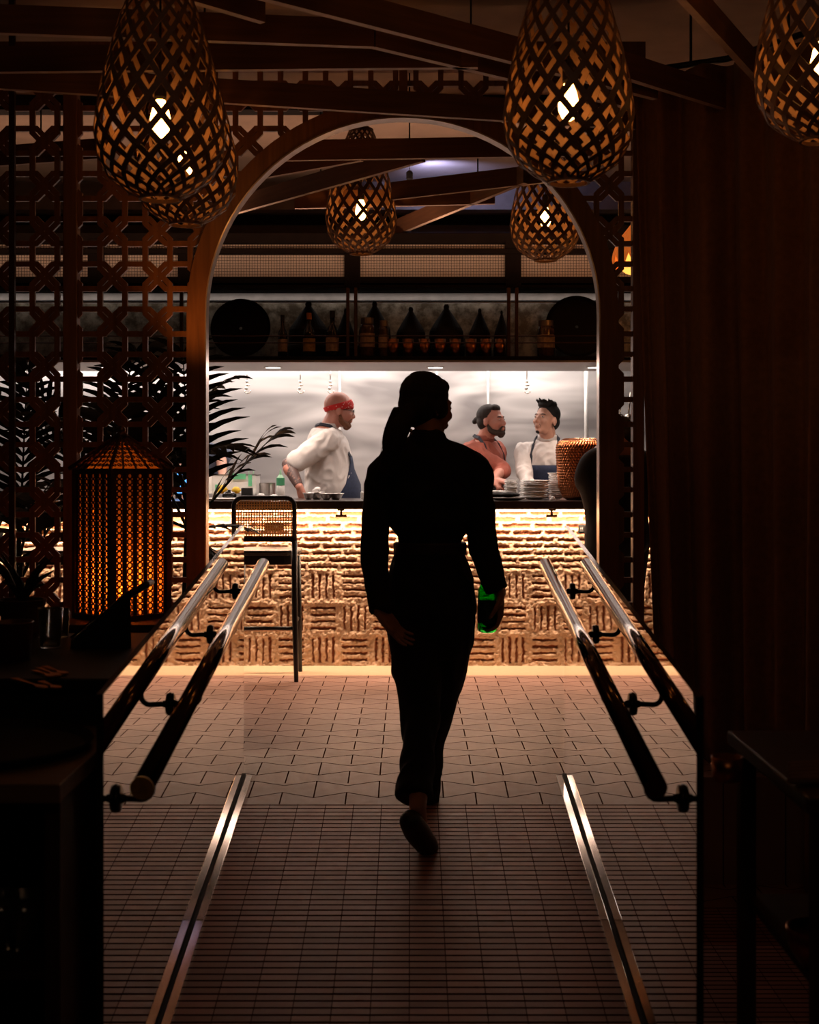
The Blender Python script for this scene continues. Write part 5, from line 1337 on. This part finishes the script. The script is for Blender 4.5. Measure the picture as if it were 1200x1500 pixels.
MB().lathe([(.026, 0), (.034, .006), (.0355, .02), (.0355, .13), (.033, .155), (.020, .195), (.0135, .215), (.013, .27), (.015, .272), (.015, .285), (.011, .285), (.010, .21), (.017, .19), (.029, .153), (.031, .13), (.031, .012), (.004, .010)], bc, 28).build('bottle_glass', green_glass(), bt, smooth=True)
MB().lathe([(.036, .035), (.036, .115), (.0357, .115), (.0357, .035)], bc, 28, closed=True).build('bottle_label', mat('dark_green_label', (.01, .05, .02), .5), bt)
# ------------------------------------------------------------------ perforated brass lantern on its stand
def lantern():
    LX, LD = at(172, 0, 5.42).x, 5.5; s = .262; th = R_(33); zb, zt = .655, CAMZ+(680-687)*5.45/2000
    apex = CAMZ+(680-634)*5.5/2000
    c = Vector((LX-.0, LD, 0)); Rz = Matrix.Rotation(-R_(45), 3, 'Z')
    t = thing('brass_lantern', 'tall perforated brass lantern with pyramid roof, glowing amber beside the fretwork', 'lantern', (c.x, c.y, zb))
    M = lambda x, y, z: c+Rz @ Vector((x, y, 0))+Vector((0, 0, z))
    h = s/2
    fr = MB()
    for sx in (-1, 1):
        for sy in (-1, 1): fr.bar(M(sx*h, sy*h, zb), M(sx*h, sy*h, zt), .022, .022, up=Rz @ Vector((1,0,0)))
    for z in (zb+.01, zt-.008):
        for a, b in (((-1,-1),(1,-1)), ((1,-1),(1,1)), ((1,1),(-1,1)), ((-1,1),(-1,-1))): fr.bar(M(a[0]*h, a[1]*h, z), M(b[0]*h, b[1]*h, z), .022, .02)
    fr.add([M(-h,-h,zb), M(h,-h,zb), M(h,h,zb), M(-h,h,zb), M(-h,-h,zb+.008), M(h,-h,zb+.008), M(h,h,zb+.008), M(-h,h,zb+.008)], [(0,3,2,1),(4,5,6,7),(0,1,5,4),(1,2,6,5),(2,3,7,6),(3,0,4,7)])
    fr.build('lantern_frame', mat('lantern_bronze', (.16, .07, .03), .38, .85, .2, 30), t)
    PM = mat('pierced_bronze', (.10, .045, .02), .45, .8)
    # pierced faces
    for k in range(4):
        Rk = Matrix.Rotation(k*PI/2, 3, 'Z'); P = lambda u, z, o=0: c+Rz @ (Rk @ Vector((u, -h-o, 0)))+Vector((0, 0, z))
        nrm = Rz @ (Rk @ Vector((0, -1, 0))); m = MB(); ncol = 5; wd = (s-.022)/ncol
        for j in range(ncol+1):
            u = -h+.011+j*wd; m.bar(P(u, zb+.02), P(u, zt-.015), .019, .003, up=nrm)
        for j in range(ncol):
            uc = -h+.011+(j+.5)*wd; rr = .0115; z = zb+.03
            while z < zt-.02:
                pts = [P(uc+rr*math.cos(a), z+rr*math.sin(a)) for a in [PI/6+q*PI/3 for q in range(6)]]
                for q in range(6): m.bar(pts[q], pts[(q+1) % 6], .0055, .003, up=nrm)
                for q in (0, 2, 3, 5): e = pts[q]; d = (e-P(uc, z)).normalized(); m.bar(e, e+d*.010, .003, .003, up=nrm)
                z += .0235
        m.build('pierced_panel', PM, t)
        # roof face
        r = MB(); A = c+Vector((0, 0, apex)); e = .02
        b0, b1 = P(-h-e, zt, e), P(h+e, zt, e)
        for q in range(6):
            f = q/5; r.bar(b0.lerp(b1, f), A.lerp(b0.lerp(b1, f), .02), .016 if q in (0, 5) else .010, .003, up=nrm)
        n = 9
        for i in range(1, n):
            f = i/n; a0 = b0.lerp(A, f); a1 = b1.lerp(A, f); L = (a1-a0).length; nn = max(1, int(L/.024))
            r.bar(a0, a1, .003, .003, up=nrm)
            for q in range(nn):
                cc = a0.lerp(a1, (q+.5)/nn); rr = .008; ax = (b1-b0).normalized(); ay = (A-(b0+b1)/2).normalized()
                pts = [cc+ax*rr*math.cos(w_)+ay*rr*math.sin(w_) for w_ in [g_*PI/3 for g_ in range(6)]]
                for g_ in range(6): r.bar(pts[g_], pts[(g_+1) % 6], .003, .003, up=nrm)
        r.build('roof_panel', PM, t)
    fn = MB(); fn.ball(c+Vector((0, 0, apex+.012)), (.016, .016, .018)); fn.lathe([(.03, 0), (.02, .012), (.004, .03)], c+Vector((0, 0, apex-.012)), 14); fn.build('finial', MATS['lantern_bronze'], t, smooth=True)
    # amber glass liner and candle
    lm, nt, p = nodes_of('amber_liner_glass'); nt.nodes.remove(p)
    g = G(nt); tc = nt.nodes.new('ShaderNodeTexCoord'); nz = nt.nodes.new('ShaderNodeTexNoise'); nz.inputs['Scale'].default_value = 25; nt.links.new(tc.outputs['Object'], nz.inputs['Vector'])
    cr = nt.nodes.new('ShaderNodeValToRGB'); cr.color_ramp.elements[0].color = (.85, .28, .04, 1); cr.color_ramp.elements[1].color = (1, .42, .08, 1); nt.links.new(nz.outputs['Fac'], cr.inputs[0])
    tl = nt.nodes.new('ShaderNodeBsdfTranslucent'); nt.links.new(cr.outputs[0], tl.inputs[0]); tp = nt.nodes.new('ShaderNodeBsdfTransparent'); nt.links.new(cr.outputs[0], tp.inputs[0])
    mx = nt.nodes.new('ShaderNodeMixShader'); mx.inputs[0].default_value = .45; nt.links.new(tl.outputs[0], mx.inputs[1]); nt.links.new(tp.outputs[0], mx.inputs[2])
    nt.links.new(mx.outputs[0], nt.nodes['Material Output'].inputs[0])
    ln = MB(); q = h-.012; V = [M(-q,-q,zb+.01), M(q,-q,zb+.01), M(q,q,zb+.01), M(-q,q,zb+.01), M(-q,-q,zt-.01), M(q,-q,zt-.01), M(q,q,zt-.01), M(-q,q,zt-.01), M(0,0,apex-.03)]
    ln.add(V, [(0,1,5,4),(1,2,6,5),(2,3,7,6),(3,0,4,7),(4,5,8),(5,6,8),(6,7,8),(7,4,8)]); ln.build('glass_liner', lm, t)
    cd = MB().lathe([(.03, zb+.01), (.03, zb+.09), (.02, zb+.085), (.002, zb+.085)], c, 18).build('candle', mat('wax', (.7, .5, .3), .5), t)
    MB().lathe([(.002, zb+.09), (.007, zb+.1), (.006, zb+.115), (.001, zb+.13)], c, 10).build('flame', FIL, cd)
    point('candle_light', c+Vector((0, 0, zb+.15)), 3.6, (1, .42, .12), .03)
    point('lantern_glow', c+Vector((0, 0, zb+.36)), .18, (1, .42, .12), .05)
    st = MB(); st.lohi((c.x-.24, c.y-.22, -.436), (c.x+.22, c.y+.22, zb-.03)); o = thing('plinth', 'dark timber plinth under the brass lantern', 'plinth', (c.x, c.y, -.436))
    st.build('plinth_body', DARKWOODZ, o, bevel=.005); MB().lohi((c.x-.26, c.y-.24, zb-.03), (c.x+.24, c.y+.24, zb-.001)).build('plinth_top', DARKWOOD, o, bevel=.004)
lantern()
spot('lantern_spill', at(262, 600, 5.75), at(320, 290, 6.1), 11, (1, .36, .08), 70, .9, .05)

# ------------------------------------------------------------------ service station at the left
SX = GL-.035
ST = thing('service_station', 'dark service cabinet with a pale wooden worktop edge, bottom left', 'cabinet', (SX-.5, 3.0, -.436))
zt = .622
MB().lohi((SX-1.5, 2.77, zt-.039), (SX, 3.40, zt)).build('worktop', wood('oak_edge', (.16, .085, .045), (.24, .13, .07), .55, 0), ST, bevel=.003)
MB().lohi((SX-.045, 2.82, -.436), (SX-.012, 3.39, zt-.039)).build('side_panel', DARKWOODZ, ST, bevel=.002)
MB().lohi((SX-1.5, 3.35, -.436), (SX-.045, 3.39, zt-.039)).build('back_panel', DARKWOODZ, ST)
MB().lohi((SX-1.5, 2.82, -.436), (SX-1.46, 3.35, zt-.039)).build('side_panel', DARKWOODZ, ST)
for z in (.20, -.20): MB().lohi((SX-1.46, 2.84, z), (SX-.045, 3.35, z+.02)).build('shelf', DARKWOOD, ST)
GLS = mat('clear_tumbler_glass', (.75, .75, .72), .05, 0, .03, spec=.8, trans=.95)
def tumbler(c, r, H, lab, group=None):
    o = MB().lathe([(r*.8, 0), (r, H), (r*.94, H), (r*.74, .008), (.003, .008)], c, 24).build('tumbler', GLS, smooth=True)
    return tag(o, lab, 'glass', group)
for i, (px, d) in enumerate(((36, 2.98), (2, 2.98), (72, 3.26))):
    x = at(px, 0, d).x
    tumbler((x, d, .2205), .04, .115, ['clear tumbler on the upper shelf of the dark cabinet, right one in front', 'clear tumbler on the upper shelf, cut by the picture edge', 'clear tumbler on the upper shelf, behind the other two'][i], 'tumblers in the cabinet')
    tumbler((x, d, -.1795), .04, .13, ['clear tumbler on the lower shelf of the dark cabinet, right one in front', 'clear tumbler on the lower shelf, cut by the picture edge', 'clear tumbler on the lower shelf, behind the other two'][i], 'tumblers in the cabinet')
# big round black tray lying on the worktop
tag(MB().lathe([(.24, 0), (.262, .02), (.258, .024), (.24, .006), (.003, .006)], (SX-.275, 3.10, zt+.001), 48).build('serving_tray', MATBLACK, smooth=False), 'big round black serving tray on the pale worktop, bottom left', 'tray')
# raised back shelf with cutlery, cup and glass
SH = thing('raised_shelf', 'black raised shelf behind the serving tray, cutlery lying on it', 'shelf', (SX-.5, 3.6, zt))
zs = .735
MB().lohi((SX-1.5, 3.42, zs-.03), (SX-.004, 4.35, zs)).build('shelf_top', BLACK, SH, bevel=.004)
MB().lohi((SX-1.5, 3.45, -.436), (SX-.01, 3.49, zs-.03)).build('front_board', MATBLACK, SH)
MB().lohi((SX-1.5, 3.92, -.436), (SX-.01, 4.33, zs-.03)).build('base_box', MATBLACK, SH)
def cutlery(pa, pb, lab, kind):
    d0 = 2000*(CAMZ-zs-.004)/(pa[1]-680); d1 = 2000*(CAMZ-zs-.004)/(pb[1]-680)
    a = at(pa[0], pa[1], d0); b = at(pb[0], pb[1], d1); m = MB(); d = (b-a); L = d.length; d.normalize(); s = Vector((-d.y, d.x, 0))
    n = 14; vs = []
    for i in range(n+1):
        f = i/n; w = .009*(1-f*1.2) if f < .55 else (.003 if f < .7 else .011*math.sin(PI*min(1, (f-.66)/.36)*.9+.15)+.002)
        w = max(w, .003)
        for q in (-1, 1):
            for z in (0, .0028): vs.append(a+d*L*f+s*q*w+Vector((0, 0, z+.0005+.004*math.sin(f*PI)*0)))
    fs = []
    for i in range(n):
        o = i*4; fs += [(o, o+4, o+5, o+1), (o+1, o+5, o+7, o+3), (o+3, o+7, o+6, o+2), (o+2, o+6, o+4, o)]
    fs += [(0, 1, 3, 2), (n*4, n*4+2, n*4+3, n*4+1)]
    m.add(vs, fs)
    return tag(m.build(kind, mat('copper_cutlery', (.85, .40, .16), .42, 1, .08)), lab, kind, 'copper cutlery on the shelf')
cutlery((21, 995), (68, 1009), 'copper knife nearest the picture\'s left edge', 'knife')
cutlery((60, 999), (86, 1009), 'copper fork lying right of the front knife', 'fork')
cutlery((50, 983), (78, 992), 'copper spoon in the back row, left', 'spoon')
cutlery((56, 979), (86, 991), 'copper fork in the back row, middle', 'fork')
cutlery((65, 977), (97, 988), 'copper knife in the back row, right', 'knife')
tumbler((at(74, 0, 4.0).x, 4.0, zs+.001), .037, .115, 'glass tumbler with blue and orange glints left of the black screen')
tumbler((at(90, 0, 4.22).x, 4.22, zs+.001), .026, .09, 'small glass behind the tumbler on the black shelf')
x = at(18, 0, 3.75).x
tag(MB().lathe([(.05, 0), (.056, .10), (.058, .104), (.052, .104), (.046, .01), (.003, .01)], (x, 3.75, zs+.001), 28).build('clay_cup', mat('oxblood_glaze', (.10, .025, .018), .4), smooth=True), 'dark oxblood cup at the left picture edge on the black shelf', 'cup')
x = at(36, 0, 4.25).x
fl = thing('terracotta_planter', 'dark terracotta planter behind the oxblood cup', 'pot', (x, 4.22, zs))
MB().lathe([(.05, 0), (.07, .10), (.076, .12), (.066, .12), (.06, .02), (.003, .02)], (x, 4.22, zs), 24).build('pot', mat('dark_terracotta', (.09, .03, .018), .8), fl)
sp = MB()
for k in range(16):
    a = k*2.4; e = Vector((.10*math.cos(a), .06*math.sin(a), .10+.05*math.sin(k*1.7))); p0 = Vector((x, 4.22, zs+.11)); 
    sp.tube([p0, p0+e*.5+Vector((0,0,.02)), p0+e], [.006, .009, .001], 6)
sp.build('succulent_leaves', LEAF, fl)
# tilted black till screen with a brown leather bill folder propped on it
T = thing('point_of_sale_screen', 'black tilted till screen in front of the brass lantern', 'screen', (at(150,0,4.1).x, 4.1, zs))
c = at(160, 912, 4.12)
vs = [at(104, 962, 3.98), at(192, 962, 3.98), at(192, 962, 4.22), at(104, 962, 4.22), at(104, 938, 3.98), at(192, 862, 3.98), at(192, 862, 4.22), at(104, 938, 4.22)]
for i in (0, 1, 2, 3): vs[i].z = zs+.001
MB().add(vs, [(0,3,2,1),(4,5,6,7),(0,1,5,4),(1,2,6,5),(2,3,7,6),(3,0,4,7)]).build('screen_housing', MATBLACK, T, bevel=.006)
n = Vector((vs[5].x-vs[4].x, 0, vs[5].z-vs[4].z)).normalized(); u = Vector((-n.z, 0, n.x))
MB().add([vs[4]+n*.01+u*.001+Vector((0,.01,0)), vs[5]-n*.01+u*.001+Vector((0,.01,0)), vs[6]-n*.01+u*.001-Vector((0,.01,0)), vs[7]+n*.01+u*.001-Vector((0,.01,0))], [(0,1,2,3)]).build('display_glass', BLACK, T)
f0, f1 = at(176, 880, 4.08), at(222, 852, 4.08)
tag(MB().bar(f0, f1, .09, .020, up=(-.5, 0, 1)).build('bill_folder', mat('brown_leather', (.09, .035, .022), .5), bevel=.008), 'brown leather bill folder sticking out over the black till screen', 'folder')
o = bpy.data.objects['bill_folder']
# ------------------------------------------------------------------ curtain at the right
def curtain():
    path = [(.99, 6.00), (1.10, 5.96), (1.35, 5.82), (1.60, 5.45), (1.78, 4.9), (1.85, 4.2), (1.88, 3.2), (1.9, 2.4)]
    P = [Vector((a, b, 0)) for a, b in path]; L = [0]
    for a, b in zip(P, P[1:]): L.append(L[-1]+(b-a).length)
    N = 520; nz = 26; zt_, zb_ = 2.98, -.40; vs = []
    def pos(s):
        for i in range(len(P)-1):
            if s <= L[i+1] or i == len(P)-2:
                f = (s-L[i])/(L[i+1]-L[i]); d = (P[i+1]-P[i]).normalized(); return P[i].lerp(P[i+1], f), d
    for i in range(N+1):
        s = L[-1]*i/N; p, d = pos(s); nrm = Vector((d.y, -d.x, 0))*-1
        ph = s/.185*2*PI+.9*math.sin(s*5.1)+.6*math.sin(s*11)
        for j in range(nz+1):
            f = j/nz; z = zt_+(zb_-zt_)*f
            if p.y > 5.5: zl = zt_+(.004-zt_)*f; z = zl
            amp = (.036+.020*f)*(1+.3*math.sin(s*7)); w = amp*(math.sin(ph+.35*f*math.sin(s*9))+.25*math.sin(2*ph+f))
            sw = .10*math.exp(-s/.35)*(f**1.3)+.02*math.sin(s*4)*f
            vs.append(p-nrm*w*-1+Vector((sw, 0, 0))+Vector((0, 0, z)))
    n = nz+1; fs = [(i*n+j, i*n+j+1, (i+1)*n+j+1, (i+1)*n+j) for i in range(N) for j in range(nz)]
    t = thing('curtain', 'heavy dark brown floor-length curtain in deep folds at the right', 'curtain', (1.5, 5.5, 0))
    o = MB().add(vs, fs).build('drape', mat('brown_velvet', (.26, .12, .055), .9, 0, .15, 40, sheen=.15), t, smooth=True)
    sd = o.modifiers.new('s', 'SOLIDIFY'); sd.thickness = .004
    MB().tube([Vector((a, b, 3.0)) for a, b in path], .014, 8).build('rail', BLACK, t, smooth=True)
    m = MB()
    for i in range(8):
        p, d = pos(L[-1]*(i+.5)/8); m.tube([(p.x, p.y, 3.0), (p.x, p.y, CEIL)], .006, 6)
    m.build('rail_bracket', BLACK, t)
curtain()
# dark chair back / table corner at the right
TB = thing('side_table', 'dark wooden table at the bottom right edge, behind the balustrade', 'table', (1.15, 3.0, -.436))
ztb = at(1100, 1128, 3.0).z
MB().lohi((.80, 2.75, ztb-.035), (1.55, 3.45, ztb)).build('table_top', DARKWOOD, TB, bevel=.006)
for x_ in (.84, 1.51):
    for y_ in (2.79, 3.41): MB().lohi((x_-.02, y_-.02, -.436), (x_+.02, y_+.02, ztb-.035)).build('leg', DARKWOODZ, TB, bevel=.003)
MB().lohi((.84, 2.79, ztb-.42), (1.51, 3.41, ztb-.40)).build('lower_shelf', DARKWOOD, TB)
x = at(1180, 0, 2.95).x
nb = MB(); 
for k in range(5): nb.capsule([(x-.06+.01*k, 2.85+.035*k, ztb+.012), (x+.15, 2.86+.035*k, ztb+.016)], [.011, .014], 10)
tag(nb.build('folded_linen', mat('tan_linen', (.22, .12, .075), .9), blob=.006), 'folded tan linen on the table at the right picture edge', 'napkin')
def cupper(px, py, d, r, lab):
    p = at(px, py, d); return p
x = at(1041, 0, 3.3).x
tag(MB().lathe([(.03, 0), (.034, .05), (.031, .05), (.027, .005), (.003, .005)], (at(1050,0,3.0).x, 2.9, ztb+.001), 20).build('votive_cup', BRASSRUST, smooth=True), 'small copper votive cup at the left corner of the dark side table', 'cup')
x = at(1205, 0, 2.9).x
tag(MB().lathe([(.04, 0), (.065, .04), (.07, .08), (.066, .08), (.06, .04), (.036, .005), (.003, .005)], (x, 2.92, ztb-.399), 24).build('copper_bowl', BRASSRUST, smooth=True), 'copper bowl on the lower shelf of the right side table', 'bowl')

# ------------------------------------------------------------------ remaining light of the room: added fills and the entrance lamp
area('ceiling_fill', (-.6, 8.1, 2.45), (4.4, .12), 15.0, (1, .60, .42), (0, .30, 1), R_(160))  # added fill for the ceiling and mesh frieze, no fitting there
area('kitchen_spill', (-.6, 8.55, 1.87), (3.8, .05), 6, (1, .70, .58), (0, -1, -.75), R_(140))

area('entrance_lamp', (.1, -.6, 2.9), (1.2, .6), 1.8, (1, .58, .34), (0, 1, -.75))

area('counter_fill', (-.5, 8.56, 1.915), (4.0, .03), 14, (1, .82, .72), (0, .22, -1), R_(150))  # added fill to brighten plates and cooks, no lamp built here

for tgt in ((-.77, 4.2, 2.35), (.49, 4.2, 2.35), (1.26, 4.2, 2.4)):
    spot('pendant_fill', (tgt[0]*.6, 1.9, 3.15), tgt, 5, (1, .60, .40), 22, .9, .03)  # added fill on the outside of the pendant shades, no track above
